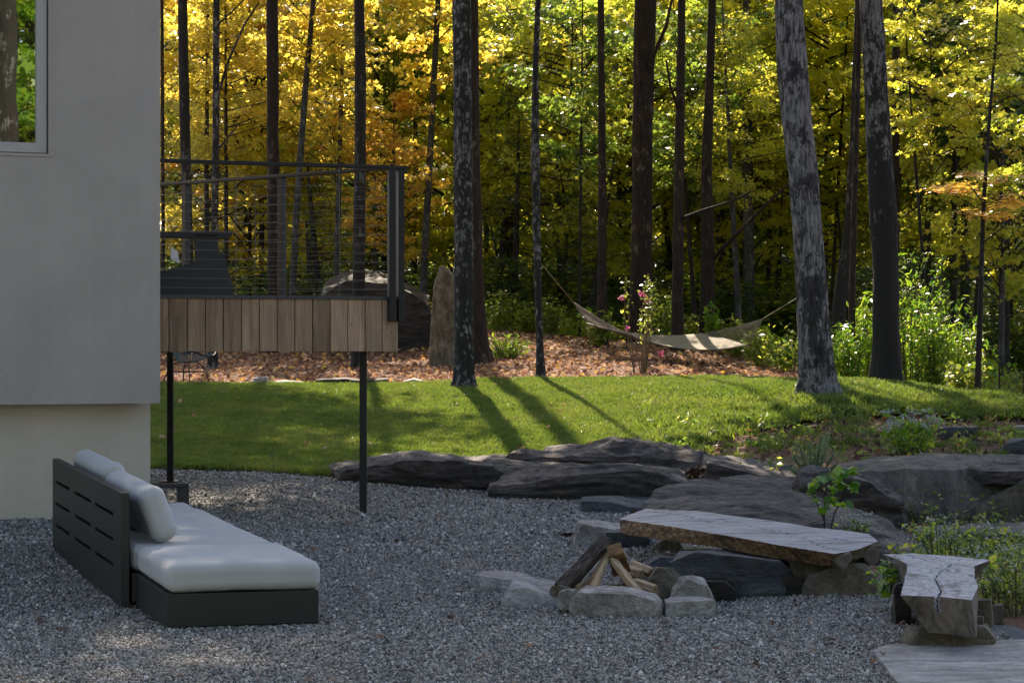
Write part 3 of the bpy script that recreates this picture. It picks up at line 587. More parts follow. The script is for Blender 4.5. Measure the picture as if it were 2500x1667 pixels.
# forest-side rocks
rock('boulder', 'huge dark boulder with a pale lichened top, seen behind the deck railing',
     P2([(778, 866), (782, 730), (805, 710), (850, 692), (960, 705), (1045, 745), (1058, 800), (1055, 864)], 41.6, [(815, 688), (880, 672), (935, 680), (1040, 728), (1055, 860)], 43.2), M['darkrock'], .07, .08, 2.2, 3, cat='boulder')
rock('standing_stone', 'tall pale standing stone beside the lichen-spotted tree',
     P2([(1050, 880), (1056, 790), (1062, 700), (1075, 655), (1090, 643), (1110, 665), (1150, 800), (1150, 885)], 37.9, [(1070, 700), (1085, 650), (1120, 700), (1140, 880)], 38.4), M['standrock'], .04, .04, 4, 1, cat='standing stone')
for a in (('rough pale edging stone, leftmost at the lawn edge under the deck', [(618, 942), (622, 926), (650, 922), (655, 942)]),
          ('thin sunlit flat edging stone under the deck planks', [(663, 942), (668, 933), (700, 931), (738, 934), (740, 942)]),
          ('long dark edging stone left of the steel post at the lawn edge', [(764, 942), (772, 928), (840, 925), (878, 930), (880, 944)]),
          ('dark edging stone right of the steel post at the lawn edge', [(892, 942), (896, 928), (945, 926), (950, 942)]),
          ('flat sunlit edging stones by the lawn, left of the spotted tree', [(975, 942), (985, 932), (1010, 927), (1045, 936), (1050, 942)])):
    Y_ = hit(a[1][0][0], 940)[1]
    rock('edging_stone', a[0], P2(a[1], Y_, [(x + 3, y - 3) for x, y in a[1][1:-1]], Y_ + .45, .05), M['greyrock'] if 'sunlit' in a[0] or 'pale' in a[0] else M['darkrock'], .03, .012, 5, cat='stone', group='edging stones along the lawn')  # stones in sun get the paler rock: sunlight put into their colour

# ------------------------------------------------------------------ log benches
def ngon_slab(name, top, thick, mats, vox, amp, parent, botscale=.8, seed=1, cracks=()):
    T = np.array(top); c = T.mean(0); n = len(T)
    Bm = T.copy(); Bm[:, :2] = c[:2] + (T[:, :2] - c[:2]) * np.array(botscale); Bm[:, 2] -= thick
    V = np.concatenate([T, Bm]) - c
    bm = bmesh.new(); vs = [bm.verts.new(v) for v in V]
    bm.faces.new(vs[:n]); bm.faces.new(vs[n:][::-1])
    for i in range(n): bm.faces.new((vs[i], vs[n + i], vs[n + (i + 1) % n], vs[(i + 1) % n]))
    bmesh.ops.recalc_face_normals(bm, faces=bm.faces); bmesh.ops.triangulate(bm, faces=bm.faces)
    me = bpy.data.meshes.new(name); bm.to_mesh(me); bm.free()
    me = remeshed(me, vox, amp * .6, seed, 9, .6, sharp=25)
    n_v = len(me.vertices); co = np.empty(n_v * 3); me.vertices.foreach_get('co', co); co = co.reshape(-1, 3); dmin = np.full(n_v, 9.0)
    for pl, wd_, dp in cracks:
        for a, b in zip(pl[:-1], pl[1:]):
            a2, b2 = (a - c)[:2], (b - c)[:2]; ab = b2 - a2; tt = np.clip(((co[:, :2] - a2) @ ab) / (ab @ ab), 0, 1)
            dd = np.linalg.norm(co[:, :2] - (a2 + tt[:, None] * ab), axis=1); k = (dd < wd_) & (co[:, 2] > co[:, 2].max() - .09)
            co[k, 2] -= dp * (1 - dd[k] / wd_); dmin = np.minimum(dmin, np.where(k, dd / wd_, 9))
    me.vertices.foreach_set('co', co.ravel())
    me.materials.clear()
    for m_ in mats: me.materials.append(m_)
    me.update()
    for p_ in me.polygons:
        nz = p_.normal.z
        p_.material_index = 2 if (len(mats) > 2 and max(dmin[v_] for v_ in p_.vertices) < .8) else (0 if (nz > .72 or min(dmin[v_] for v_ in p_.vertices) < 1) else 1)  # faces down the cracks turn near-black, shade painted into the grooves
    o = link(name, me, None, parent); o.location = tuple(c - np.array(parent.location)); return o
t = thing('log_bench', 'long split-log bench with silvery top and peeling brown side, below the ledges', 'bench', tuple(W(1800, 1400, 15.028)))
top = [W(1512, 1268, 16.023), W(1576, 1241, 16.630), W(1700, 1249, 16.133), W(1850, 1266, 15.691), W(1985, 1288, 15.138), W(2120, 1304, 14.586), W(2142, 1322, 14.310), W(2090, 1342, 14.033), W(2037, 1352, 13.812), W(1900, 1330, 14.310), W(1750, 1303, 14.918), W(1620, 1283, 15.525)]
CK1 = [([W(1600, 1262, 16.243), W(1720, 1268, 15.691), W(1800, 1282, 15.360)], .012, .02), ([W(1760, 1262, 15.746), W(1850, 1290, 15.138), W(1960, 1302, 14.697), W(2080, 1318, 14.310)], .012, .02), ([W(1900, 1292, 15.028), W(2000, 1325, 14.255), W(2050, 1335, 13.978)], .010, .018)]
ngon_slab('seat', top, .088, [M['silver'], M['brownwood'], M['shade_black']], .012, .008, t, (.985, .86), 4, cracks=CK1)
def leg_part(front, Yf, dep, mt, par, nm='end_leg'):
    pts = [W(x, y, Yf * 1.105) for x, y in front] + [W(x, y, Yf * 1.105) + np.array([-.10, dep, .0]) for x, y in front]; c = np.mean(pts, 0)
    me = remeshed(hull_mesh(nm, [q_ - c for q_ in pts]), .014, .005, 7, 12, 1, True, 0); o = link(nm, me, mt, par); o.location = tuple(c - np.array(par.location))
leg_part([(2030, 1362), (2078, 1349), (2082, 1362), (2070, 1378), (2062, 1388), (2052, 1384)], 12.56, .3, M['endgrain'], t)
leg_part([(2100, 1346), (2141, 1329), (2144, 1348), (2142, 1370), (2125, 1380), (2112, 1366)], 12.85, .3, M['endgrain'], t)
leg_part([(2072, 1350), (2108, 1340), (2106, 1358), (2086, 1364)], 12.75, .25, M['endgrain'], t)
t = thing('slab_bench', 'near log slab bench with a flared far end and a dark cracked top', 'bench', tuple(W(2290, 1600, 11.4)))
def TW(px, py, z=.295):
    s = (py - CY) / (H - z); return np.array([(px - CX) / s, F / s, z])
top = [TW(2156, 1353), TW(2190, 1364), TW(2217, 1378), TW(2214, 1400), TW(2198, 1452), TW(2286, 1455), TW(2372, 1464), TW(2387, 1433), TW(2377, 1412), TW(2379, 1381), TW(2419, 1367), TW(2330, 1357), TW(2230, 1352)]
cr = [TW(a, b) for a, b in ((2283, 1462), (2298, 1440), (2290, 1424), (2282, 1412), (2292, 1396), (2308, 1385), (2325, 1374), (2342, 1364))]
cr2 = [TW(a, b) for a, b in ((2212, 1356), (2260, 1368), (2300, 1382))]; cr3 = [TW(a, b) for a, b in ((2300, 1428), (2340, 1424), (2385, 1428))]
ngon_slab('seat', top, .19, [M['silver2'], M['endgrain'], M['shade_black']], .0085, .008, t, (.62, .96), 12, cracks=[(cr, .010, .018), (cr2, .007, .015), (cr3, .007, .012)])
# firewood
WG = 'firewood in the fire pit'
def log_piece(name, label, a, b, w, h, mats, roll=0, kind='tri', seed=0):
    a, b = Vector(a), Vector(b); d = (b - a); L = d.length; q = d.to_track_quat('Z', 'Y')
    rnd = random.Random(seed)
    if kind == 'tri': sec = [(-w / 2, -h / 2), (w / 2, -h / 2 * .8), (w * .42, h * .25), (0.02 * w, h / 2)]
    else: sec = [(-w / 2, -h / 2), (w / 2, -h / 2), (w / 2 * .9, h / 2), (-w / 2 * .85, h / 2 * .9)]
    V = []; n = len(sec); m_ = 7
    for i in range(m_):
        tt = i / (m_ - 1); k = 1 - .12 * tt
        for (x, y) in sec:
            cr_, sr = math.cos(roll), math.sin(roll)
            x2, y2 = x * cr_ - y * sr, x * sr + y * cr_
            V.append((x2 * k + rnd.uniform(-.004, .004), y2 * k + rnd.uniform(-.004, .004), tt * L + (rnd.uniform(-.01, .01) if i in (0, m_ - 1) else 0)))
    Fc = []; mi = []
    for i in range(m_ - 1):
        for k in range(n):
            Fc.append((i * n + k, i * n + (k + 1) % n, (i + 1) * n + (k + 1) % n, (i + 1) * n + k)); mi.append(1 if k == 0 else 0)
    Fc.append(tuple(range(n))[::-1]); Fc.append(tuple((m_ - 1) * n + k for k in range(n))); mi += [0, 0]
    me = bpy.data.meshes.new(name); me.from_pydata(V, [], Fc); me.materials.append(mats[0]); me.materials.append(mats[1])
    me.polygons.foreach_set('material_index', mi); me.update()
    o = link(name, me, None, label=label, cat='firewood', group=WG); o.location = a; o.rotation_mode = 'QUATERNION'; o.rotation_quaternion = q
    bevel(o, .005, 2); return o
log_piece('firewood', 'long dark bark-covered log leaning up to the right in the fire pit', W(1368, 1440, 13.7), W(1482, 1318, 14.0), .085, .085, [M['logbark'], M['logbark']], .5, 'box', 1)
log_piece('firewood', 'pale split log, left leg of the little teepee', W(1452, 1440, 13.65), W(1484, 1358, 13.95), .055, .075, [M['split'], M['splitbrown']], .9, 'tri', 2)
log_piece('firewood', 'pale split log, right leg of the little teepee', W(1556, 1442, 13.6), W(1489, 1356, 13.95), .065, .07, [M['split'], M['splitbrown']], -.7, 'tri', 3)
log_piece('firewood', 'orange-brown squared chunk at the top of the woodpile', W(1515, 1385, 14.15), W(1500, 1340, 13.9), .115, .09, [M['splitbrown'], M['splitbrown']], .35, 'box', 4)
log_piece('firewood', 'short pale stick low at the left of the teepee', W(1408, 1436, 13.7), W(1462, 1405, 13.95), .045, .045, [M['split'], M['brownwood']], .2, 'tri', 5)
log_piece('firewood', 'pale split piece low at the right of the teepee', W(1604, 1438, 13.7), W(1550, 1420, 13.85), .07, .06, [M['split'], M['brownwood']], .2, 'tri', 6)
log_piece('firewood', 'pale chunky split piece behind the teepee on the right', W(1568, 1400, 14.15), W(1520, 1385, 14.3), .08, .07, [M['split'], M['brownwood']], .1, 'tri', 7)
log_piece('firewood', 'grey ashy stick poking out behind the bark log', W(1402, 1330, 14.3), W(1432, 1368, 14.3), .02, .02, [M['greyrock'], M['greyrock']], 0, 'box', 8)
log_piece('firewood', 'grey ashy half log under the teepee', W(1420, 1425, 14.1), W(1470, 1370, 14.3), .07, .05, [M['greyrock'], M['greyrock']], .6, 'tri', 9)
log_piece('firewood', 'pale split stick leaning behind the left leg of the teepee', W(1440, 1430, 13.9), W(1480, 1362, 14.0), .04, .05, [M['split'], M['splitbrown']], 1.5, 'tri', 11)
log_piece('firewood', 'brown split log lying flat under the teepee', W(1470, 1436, 13.75), W(1560, 1428, 13.9), .06, .05, [M['brownwood'], M['splitbrown']], .1, 'tri', 12)
log_piece('firewood', 'short tan wedge on the stones behind the teepee, rightmost', W(1590, 1396, 14.3), W(1545, 1376, 14.4), .07, .06, [M['split'], M['brownwood']], .6, 'tri', 13)
# ash bed
bmn = []
# ------------------------------------------------------------------ house
u = np.array([-.925, -.38]); dside = np.array([-.80, .60])
Ac = np.array([(391 - CX) / F * 17.45, 17.45])
ZB = H - (984 - CY) / F * 17.45; ZT = 5.6
house = thing('house', 'grey stucco house corner with an overhanging upper storey at the left', 'house', (Ac[0], Ac[1], 0))
def on_wall(px, py, A=Ac):
    # ray x=(px-cx)/F*Y meets line A+a*u
    k = (px - CX) / F; a = (k * A[1] - A[0]) / (u[0] - k * u[1]); Y = A[1] + a * u[1]
    return a, H - (py - CY) / F * Y
def loc(p2, z): return (p2[0] - Ac[0], p2[1] - Ac[1], z)
aR, zWb = on_wall(118, 376); aL, zWt = aR + 1.15, zWb + 1.35
n2 = np.array([-u[1], u[0]]) ; n2 = n2 if n2[1] < 0 else -n2      # outward normal of the front
Wd, Dp = 7.0, 6.0
c0 = Ac; c1 = Ac + u * Wd; c2 = c1 + dside * Dp; c3 = Ac + dside * Dp
def wallquad(mb, a0, a1, z0, z1, off=0.0):
    p0, p1 = Ac + u * a0 + n2 * off, Ac + u * a1 + n2 * off
    mb.add([loc(p0, z0), loc(p1, z0), loc(p1, z1), loc(p0, z1)], [(0, 1, 2, 3)])
mb = MB()
wallquad(mb, 0, aR, ZB, ZT); wallquad(mb, aL, Wd, ZB, ZT); wallquad(mb, aR, aL, ZB, zWb); wallquad(mb, aR, aL, zWt, ZT)
R = -.10
def jamb(a0, z0, a1, z1):
    p0, p1 = Ac + u * a0, Ac + u * a1; q0, q1 = p0 + n2 * R, p1 + n2 * R
    mb.add([loc(p0, z0), loc(p1, z1), loc(q1, z1), loc(q0, z0)], [(0, 1, 2, 3)])
jamb(aR, zWb, aL, zWb); jamb(aL, zWb, aL, zWt); jamb(aL, zWt, aR, zWt); jamb(aR, zWt, aR, zWb)
V = [loc(c0, ZB), loc(c1, ZB), loc(c2, ZB), loc(c3, ZB), loc(c0, ZT), loc(c1, ZT), loc(c2, ZT), loc(c3, ZT)]
mb.add(V, [(0, 3, 2, 1), (4, 5, 6, 7), (0, 4, 7, 3), (3, 7, 6, 2), (2, 6, 5, 1)])
mb.build('upper_wall', M['stucco_up'], house)
Bc = np.array([(367 - CX) / F * 17.62, 17.62]); mb = MB()
b1 = Bc + u * (Wd - .2); b2 = b1 + dside * (Dp - .5); b3 = Bc + dside * (Dp - .5)
mb.prism([tuple(q - Ac) for q in (Bc, b1, b2, b3)][::-1], -.4, ZB + .02)
mb.build('lower_wall', M['stucco_low'], house)
mb = MB()
def wbox(mb, a0, a1, z0, z1, o0, o1):
    ps = [Ac + u * a0 + n2 * o0, Ac + u * a1 + n2 * o0, Ac + u * a1 + n2 * o1, Ac + u * a0 + n2 * o1]
    mb.prism([tuple(q - Ac) for q in ps], z0, z1)
fw = .075
win = MB()
wbox(win, aR + .006, aR + .006 + fw, zWb + .006, zWt - .006, -.095, -.022); wbox(win, aL - .006 - fw, aL - .006, zWb + .006, zWt - .006, -.095, -.022)
wbox(win, aR + .006 + fw, aL - .006 - fw, zWb + .006, zWb + .006 + fw, -.095, -.022); wbox(win, aR + .006 + fw, aL - .006 - fw, zWt - .006 - fw, zWt - .006, -.095, -.022)
wo_ = win.build('window', M['frame'], house); bevel(wo_, .004)
mb = MB(); wbox(mb, aR + fw, aL - fw, zWb + fw, zWt - fw, -.07, -.06); mb.build('pane', M['glass'], wo_)
mb = MB()
wbox(mb, aR + .001, aR + .005, zWb + .001, zWt, -.09, -.014); wbox(mb, aR + .005, aL - .002, zWb + .001, zWb + .005, -.09, -.014); mb.build('gasket', M['gasket'], wo_)
mb = MB()
wbox(mb, aR - .022, aR - .002, zWb - .022, zWt + .02, .001, .008); wbox(mb, aR - .002, aL + .02, zWb - .022, zWb - .002, .001, .008); mb.build('trim_bead', M['stucco_up'], wo_)
mb = MB(); wbox(mb, aR - .1, aL + .1, zWb - .1, zWt + .1, -.6, -.11); mb.build('dark_room', M['shade_black'], wo_)

# ------------------------------------------------------------------ deck
Y0 = 18.4; s0 = F / Y0
Cn = np.array([(967 - CX) / s0, Y0])                      # front right corner of the fascia
uf = np.array([-.93, -.367]); uf = uf / np.linalg.norm(uf)
ds = np.array([-.74, .673]); ds /= np.linalg.norm(ds)
zF0, zF1, zCap, zRail = H - 24 / s0, H + 101 / s0, H + 110 / s0, H + 428 / s0
deck = thing('raised_deck', 'raised timber deck on steel posts with a black cable railing, beside the house', 'deck', (Cn[0], Cn[1], 0))
def dk(a, b, off=0.0):                                    # a along the front, b along the side, local coordinates
    return uf * a + ds * b
nf = np.array([-uf[1], uf[0]]); nf = nf if nf[1] < 0 else -nf
nsd = np.array([-ds[1], ds[0]]); nsd = nsd if nsd[0] > 0 else -nsd
def a_of(px, off=0):
    k = (px - CX) / F; O = Cn + nf * off
    return (k * O[1] - O[0]) / (uf[0] - k * uf[1])
def b_of(px, off=0):
    k = (px - CX) / F; O = Cn + nsd * off
    return (k * O[1] - O[0]) / (ds[0] - k * ds[1])
def dbox(mb, A, B, nrm, z0, z1, o0, o1):
    mb.prism([tuple(A + nrm * o0), tuple(B + nrm * o0), tuple(B + nrm * o1), tuple(A + nrm * o1)], z0, z1)
edges = [967, 931, 889.5, 847, 804, 761, 718, 675, 631.6, 587.6, 544, 500, 455.5, 411, 372, 335]
rnd = random.Random(4)
for e0, e1 in zip(edges[:-1], edges[1:]):
    a0, a1 = a_of(e0) + .004, a_of(e1) - .003; cc = uf * (a0 + a1) / 2; mb = MB(); pr = rnd.uniform(0, .004)
    dbox(mb, uf * a0 - cc, uf * a1 - cc, nf, zF0 + rnd.uniform(-.003, .003), zF1, 0, .022 + pr)
    o = mb.build('plank', M['plank'], deck); o.location = (cc[0], cc[1], 0); bevel(o, .003, 2)
aM = a_of(335); bM = 4.6
for i in range(int(bM / .142)):
    b0, b1 = i * .142 + .004, (i + 1) * .142 - .003; cc = ds * (b0 + b1) / 2; mb = MB()
    dbox(mb, ds * b0 - cc, ds * b1 - cc, nsd, zF0, zF1, 0, .022); o = mb.build('plank', M['plank'], deck); o.location = (cc[0], cc[1], 0)
mb = MB(); dbox(mb, uf * -.02, uf * aM, nf, zF1 + .001, zCap, -.08, .034); mb.build('edge_cap', M['cap'], deck)
mb = MB(); dbox(mb, ds * .09, ds * bM, nsd, zF1 + .001, zCap, -.08, .034); mb.build('edge_cap', M['cap'], deck)
for i in range(32):                                        # floor boards run along the front
    b0, b1 = .06 + i * .142, .06 + (i + 1) * .142 - .006; mb = MB()
    q = [dk(.1, b0), dk(aM + .2, b0), dk(aM + .2, b1), dk(.1, b1)]
    mb.prism([tuple(x) for x in q][::-1], zF1 - .03, zF1 - .004); mb.build('floor_board', M['plank'], deck)
mb = MB(); mb.prism([tuple(dk(.05, .05)), tuple(dk(aM, .05)), tuple(dk(aM, bM)), tuple(dk(.05, bM))], zF0 + .03, zF0 + .05)
mb.build('joist_frame', M['spreader'], deck)
def wpost(px, Y, wpx, z0, z1, name='support_post'):
    s = F / Y; X = (px - CX) / s; w = wpx / s; mb = MB(); mb.box((X - w / 2 - Cn[0], Y - w / 2 - Cn[1], z0), (X + w / 2 - Cn[0], Y + w / 2 - Cn[1], z1))
    return bevel(mb.build(name, M['black'], deck), .004)
wpost(886.8, 18.75, 17.8, g1(-1.2, 18.7) - .3, zF0 + .02); wpost(416, 20.5, 15.2, g1(-3.06, 20.5) - .3, zF0 + .02)
mb = MB(); X = (416 - CX) / F * 20.5 - Cn[0]; mb.box((X - .07, 20.5 - .07 - Cn[1], g1(-3.05, 20.5) - .1), (X + .07, 20.57 - Cn[1], g1(-3.05, 20.5) + .025)); mb.build('post_foot', M['black'], deck)
# corner posts
zc0 = H + (833.5 - 785) / s0
mb = MB(); A0, A1 = uf * a_of(948, .05), uf * a_of(964.5, .05); dbox(mb, A1, A0, nf, zc0, zRail - .03, .024, .075); bevel(mb.build('railing_post', M['black'], deck), .003)
mb = MB(); dbox(mb, uf * -.005, uf * -.055, nf, zc0, zRail - .03, -.02, .05); bevel(mb.build('railing_post', M['black'], deck), .003)
for px, w in ((694, .055), (460, .055)):
    b = b_of(px); mb = MB(); dbox(mb, ds * (b - w / 2), ds * (b + w / 2), nsd, zF0 + .1, zRail - .03, -.055, 0); bevel(mb.build('railing_post', M['black'], deck), .003)
mb = MB(); dbox(mb, uf * -.085, uf * aM, nf, zRail - .028, zRail, -.03, .055); bevel(mb.build('top_rail', M['black'], deck), .003)
mb = MB(); dbox(mb, ds * .06, ds * bM, nsd, zRail - .030, zRail - .004, -.07, .015); bevel(mb.build('top_rail', M['black'], deck), .003)
ncab = 13
for i in range(ncab):
    z = zCap + .055 + i * (zRail - zCap - .09) / ncab
    a1, a2 = uf * .03 + nf * .04, uf * aM + nf * .04; mb = MB(); mb.tube([(a1[0], a1[1], z), ((a1 + a2)[0] / 2, (a1 + a2)[1] / 2, z - .003), (a2[0], a2[1], z)], .0015, 5); mb.build('cable', M['steel'], deck)
    a1, a2 = ds * .03 - nsd * .028, ds * bM - nsd * .028; mb = MB(); mb.tube([(a1[0], a1[1], z), (a2[0], a2[1], z)], .0015, 5); mb.build('cable', M['steel'], deck)
for px, f_ in ((825, 0), (629, 1), (573, 0)):
    A = (uf * a_of(px) + nf * .04) if f_ == 0 else (ds * b_of(px) - nsd * .028)
    mb = MB(); mb.box((A[0] - .0025, A[1] - .0025, zCap), (A[0] + .0025, A[1] + .0025, zRail - .03)); mb.build('cable_spacer', M['steel'], deck)

# armchair on the deck
ch = thing('deck_chair', 'charcoal slatted wooden armchair on the deck, half hidden by the house corner', 'chair', (-2.66, 18.75, zF1 - .002), .15)
def part_box(name, lo, hi, m_, par, rot=None, piv=(0, 0, 0)):
    mb = MB(); Mx = None
    if rot: Mx = Matrix.Translation(piv) @ Matrix.Rotation(rot, 4, 'Y')
    mb.box(lo, hi, Mx); return bevel(mb.build(name, m_, par), .004)
for sy in (-.31, .31):
    part_box('armrest', (-.42, sy - .065, .525), (.36, sy + .065, .55), M['chairwood'], ch)
    mb = MB(); mb.add([(.10, sy - .02, 0), (.30, sy - .02, 0), (.24, sy - .02, .525), (.06, sy - .02, .525), (.10, sy + .02, 0), (.30, sy + .02, 0), (.24, sy + .02, .525), (.06, sy + .02, .525)],
                      [(0, 1, 2, 3), (7, 6, 5, 4), (0, 4, 5, 1), (1, 5, 6, 2), (2, 6, 7, 3), (3, 7, 4, 0)]); mb.build('front_leg', M['chairwood'], ch)
    mb = MB(); y0, y1 = sy - .045, sy - .02
    mb.add([(.38, y0, .02), (.30, y0, .38), (-.6, y0, .10), (-.6, y0, .0), (.38, y1, .02), (.30, y1, .38), (-.6, y1, .10), (-.6, y1, .0)],
           [(0, 1, 2, 3), (7, 6, 5, 4), (0, 4, 5, 1), (1, 5, 6, 2), (2, 6, 7, 3), (3, 7, 4, 0)]); mb.build('seat_rail', M['chairwood'], ch)
for i in range(6): part_box('seat_slat', (-.04, -.28, -.01), (.04, .28, .01), M['chairwood'], ch, .28, (.3 - i * .095, 0, .37 - i * .03))
for i in range(6): part_box('back_slat', (-.012, -.29 + i * .1, 0), (.012, -.2 + i * .1, .8), M['chairwood'], ch, -.38, (-.25, 0, .2))
part_box('front_apron', (.285, -.29, .2), (.305, .29, .37), M['chairwood'], ch)
# corner of a white cushion
t = thing('towel', 'scrap of white cloth showing at the house corner on the deck', 'cloth', (-2.73, 18.35, zF1 + .33))
mb = MB(); mb.add([(0, 0, 0), (.07, .02, -.04), (.05, .03, .06), (.0, .02, .09), (0, .04, 0), (.065, .05, -.04), (.045, .06, .06), (0, .06, .09)], [(0, 1, 2, 3), (7, 6, 5, 4), (0, 4, 5, 1), (1, 5, 6, 2), (2, 6, 7, 3), (3, 7, 4, 0)])
mb.build('cloth', M['fabricwhite'], t)

# cord chair on the lawn
q = hit(455, 938); q = q if q[1] < 34 else np.array([-4.4, 31, g1(-4.4, 31)])
cc_ = thing('cord_chair', 'round teal cord lounge chair on thin black legs, on the lawn under the deck', 'chair', (q[0] + .0, q[1], q[2] + .012), -.5)
R1 = .40
ring = [(R1 * 1.0 * math.cos(a), R1 * math.sin(a), .62 + .24 * math.cos(a + PI)) for a in np.linspace(0, 2 * PI, 33)]
mb = MB(); mb.tube(ring, .012, 6); mb.build('rim', M['black'], cc_, True)
inner = [(.02 + .13 * math.cos(a), .13 * math.sin(a), .30) for a in np.linspace(0, 2 * PI, 33)]
mb = MB(); mb.tube(inner, .010, 6); mb.build('seat_ring', M['black'], cc_, True)
for i in range(0, 32):
    mb = MB(); mb.tube([ring[i], inner[i]], .005, 4); mb.build('cord', M['tealcord'], cc_)
for a in (.8, 2.35, 3.93, 5.5):
    mb = MB(); mb.tube([(.02 + .13 * math.cos(a), .13 * math.sin(a), .30), (.24 * math.cos(a), .24 * math.sin(a), .22), (.33 * math.cos(a), .33 * math.sin(a), 0)], .009, 6); mb.build('leg', M['black'], cc_)
mb = MB(); mb.tube([(.27 * math.cos(a), .27 * math.sin(a), .16) for a in np.linspace(0, 2 * PI, 25)], .008, 5); mb.build('leg_ring', M['black'], cc_)

# ------------------------------------------------------------------ sofa
def rounded_box(sx, sy, sz, r, n=10, puff=0.0):
    bm = bmesh.new(); bmesh.ops.create_cube(bm, size=2.0)
    bmesh.ops.subdivide_edges(bm, edges=bm.edges, cuts=n, use_grid_fill=True)
    hx, hy, hz = sx / 2, sy / 2, sz / 2
    for v in bm.verts:
        # concentrate samples near the edges
        c = [math.copysign(abs(x) ** .55, x) if abs(x) < 1 else x for x in v.co]
        p_ = Vector((c[0] * hx, c[1] * hy, c[2] * hz))
        inn = Vector((max(-hx + r, min(hx - r, p_.x)), max(-hy + r, min(hy - r, p_.y)), max(-hz + r, min(hz - r, p_.z))))
        dd = p_ - inn; p_ = inn + (dd.normalized() * r if dd.length > 1e-9 else dd)
        fx, fy = 1 - (p_.x / hx) ** 2, 1 - (p_.y / hy) ** 2
        p_.z += puff * max(0, fx) ** .5 * max(0, fy) ** .5 * (1 if p_.z > 0 else -.2)
        v.co = p_
    me = bpy.data.meshes.new('cushion'); bm.to_mesh(me); bm.free()
    me.polygons.foreach_set('use_smooth', [True] * len(me.polygons)); return me
O = np.array([-2.2, 13.18]); e1 = np.array([-.328, .945]); e2 = np.array([.965, .262])
zs = .035
sofa = thing('outdoor_sofa', 'dark grey outdoor chaise sofa with pale grey cushions on the gravel', 'sofa', (O[0], O[1], 0))
def SM(b_, z_=0):  # affine frame: x along e2 (to the right), y along e1 (away)
    return Matrix(((e2[0], e1[0], 0, 0), (e2[1], e1[1], 0, 0), (0, 0.022, 1, z_), (0, 0, 0, 1)))
SF = SM(0)
def sbox(name, lo, hi, m_, par=None, bv=.005):
    mb = MB(); mb.box(lo, hi, SF); return bevel(mb.build(name, m_, par or sofa), bv)
def scush(name, lo, hi, r, n, puff, rot=0, parent=None):
    c = [(a + b) / 2 for a, b in zip(lo, hi)]; sz_ = [b - a for a, b in zip(lo, hi)]
    me = rounded_box(*sz_, r, 26, puff)
    nv_ = len(me.vertices); co = np.empty(nv_ * 3); me.vertices.foreach_get('co', co); co = co.reshape(-1, 3)
    co[:, 2] += .007 * vnoise(co * np.array([5, 3, 5]), 4) + .0025 * fbm(co * 22, 2, 6, True); co[:, 0] += .006 * vnoise(co * 6, 8)
    me.vertices.foreach_set('co', co.ravel())
    T = SF @ Matrix.Translation(c) @ Matrix.Rotation(rot, 4, 'Y'); me.transform(T); me.update()
    return link(name, me, M['fabric'], parent or sofa)
L_ = 2.84; zb = .03
# back panel of boards with slots
mb = MB(); T_ = .045; z0, z1 = zb, .68
rows = [z0] + [z0 + (z1 - z0) * f for f in (.32, .547, .775)] + [z1]; gp = .010
for i in range(4): mb.box((-T_, 0, rows[i] + (gp if i else 0)), (0, L_, rows[i + 1] - (gp if i < 3 else 0)), SF)
cols = [(.10, .34), (.40, .64), (.72, .95)]
for i in range(1, 4):
    y = 0
    for a, b in cols + [(1.0, 1.0)]:
        mb.box((-T_ + .0005, y, rows[i] - gp), (-.0005, a * L_, rows[i] + gp), SF); y = b * L_
mb.build('back_panel', M['gunmetal'], sofa)
sbox('slot_shade_sheet', (.003, .02, z0 + .05), (.008, L_ - .02, z1 - .03), M['black'])  # black sheet added behind the slots so they read as shaded
sbox('base', (.02, .02, zb + .02), (.85, L_ - .02, .215), M['gunmetal'])
sbox('chaise_base', (.04, -.93, zb + .005), (.87, .0, .215), M['gunmetal'])
sbox('plinth', (.10, -.87, -.02), (.80, L_ - .1, zb + .004), M['black'])
scush('seat_cushion', (.02, .03, .217), (.865, L_ - .10, .37), .05, 14, .008)
scush('seat_cushion', (.045, -.945, .217), (.885, .02, .372), .055, 14, .010)
scush('back_cushion', (.105, .06, .375), (.265, 1.37, .71), .07, 14, .0, -.36)
scush('back_cushion', (.115, 1.45, .375), (.275, 2.74, .75), .07, 14, .0, -.36)
sbox('armrest', (.05, L_ - .09, .47), (.88, L_ + .01, .50), M['gunmetal']); sbox('armrest_leg', (.81, L_ - .09, .0), (.88, L_ + .01, .469), M['gunmetal'])

# ------------------------------------------------------------------ hammock
hm = thing('hammock', 'cream rope hammock with dark spreader bars slung between the trees', 'hammock', tuple(W(1640, 850, 38.5)))
ho = np.array(hm.location)
A0, A1 = W(1436, 791, 39.2), W(1541, 820, 38.0); B0, B1 = W(1712, 815, 39.3), W(1829, 843, 38.0)
ap_l, ap_r = W(1400, 738, 39.4), W(1862, 778, 38.2)
nu, nv = 28, 16; V = []
for i in range(nu):
    t_ = i / (nu - 1)
    for j in range(nv):
        s_ = j / (nv - 1); a = A0 * (1 - s_) + A1 * s_; b = B0 * (1 - s_) + B1 * s_; p_ = a * (1 - t_) + b * t_
        sag = 4 * t_ * (1 - t_); p_ = p_ - np.array([0, 0, sag * (.10 + .05 * s_) + .05 * math.sin(PI * s_) * sag]); V.append(p_ - ho)
i = (np.arange(nu - 1)[:, None] * nv + np.arange(nv - 1)[None, :]).ravel()
me = mesh_uniform('bed', np.array(V), np.stack([i, i + nv, i + nv + 1, i + 1], 1), True); o = link('bed', me, M['cord'], hm)
md = o.modifiers.new('t', 'SOLIDIFY'); md.thickness = .012
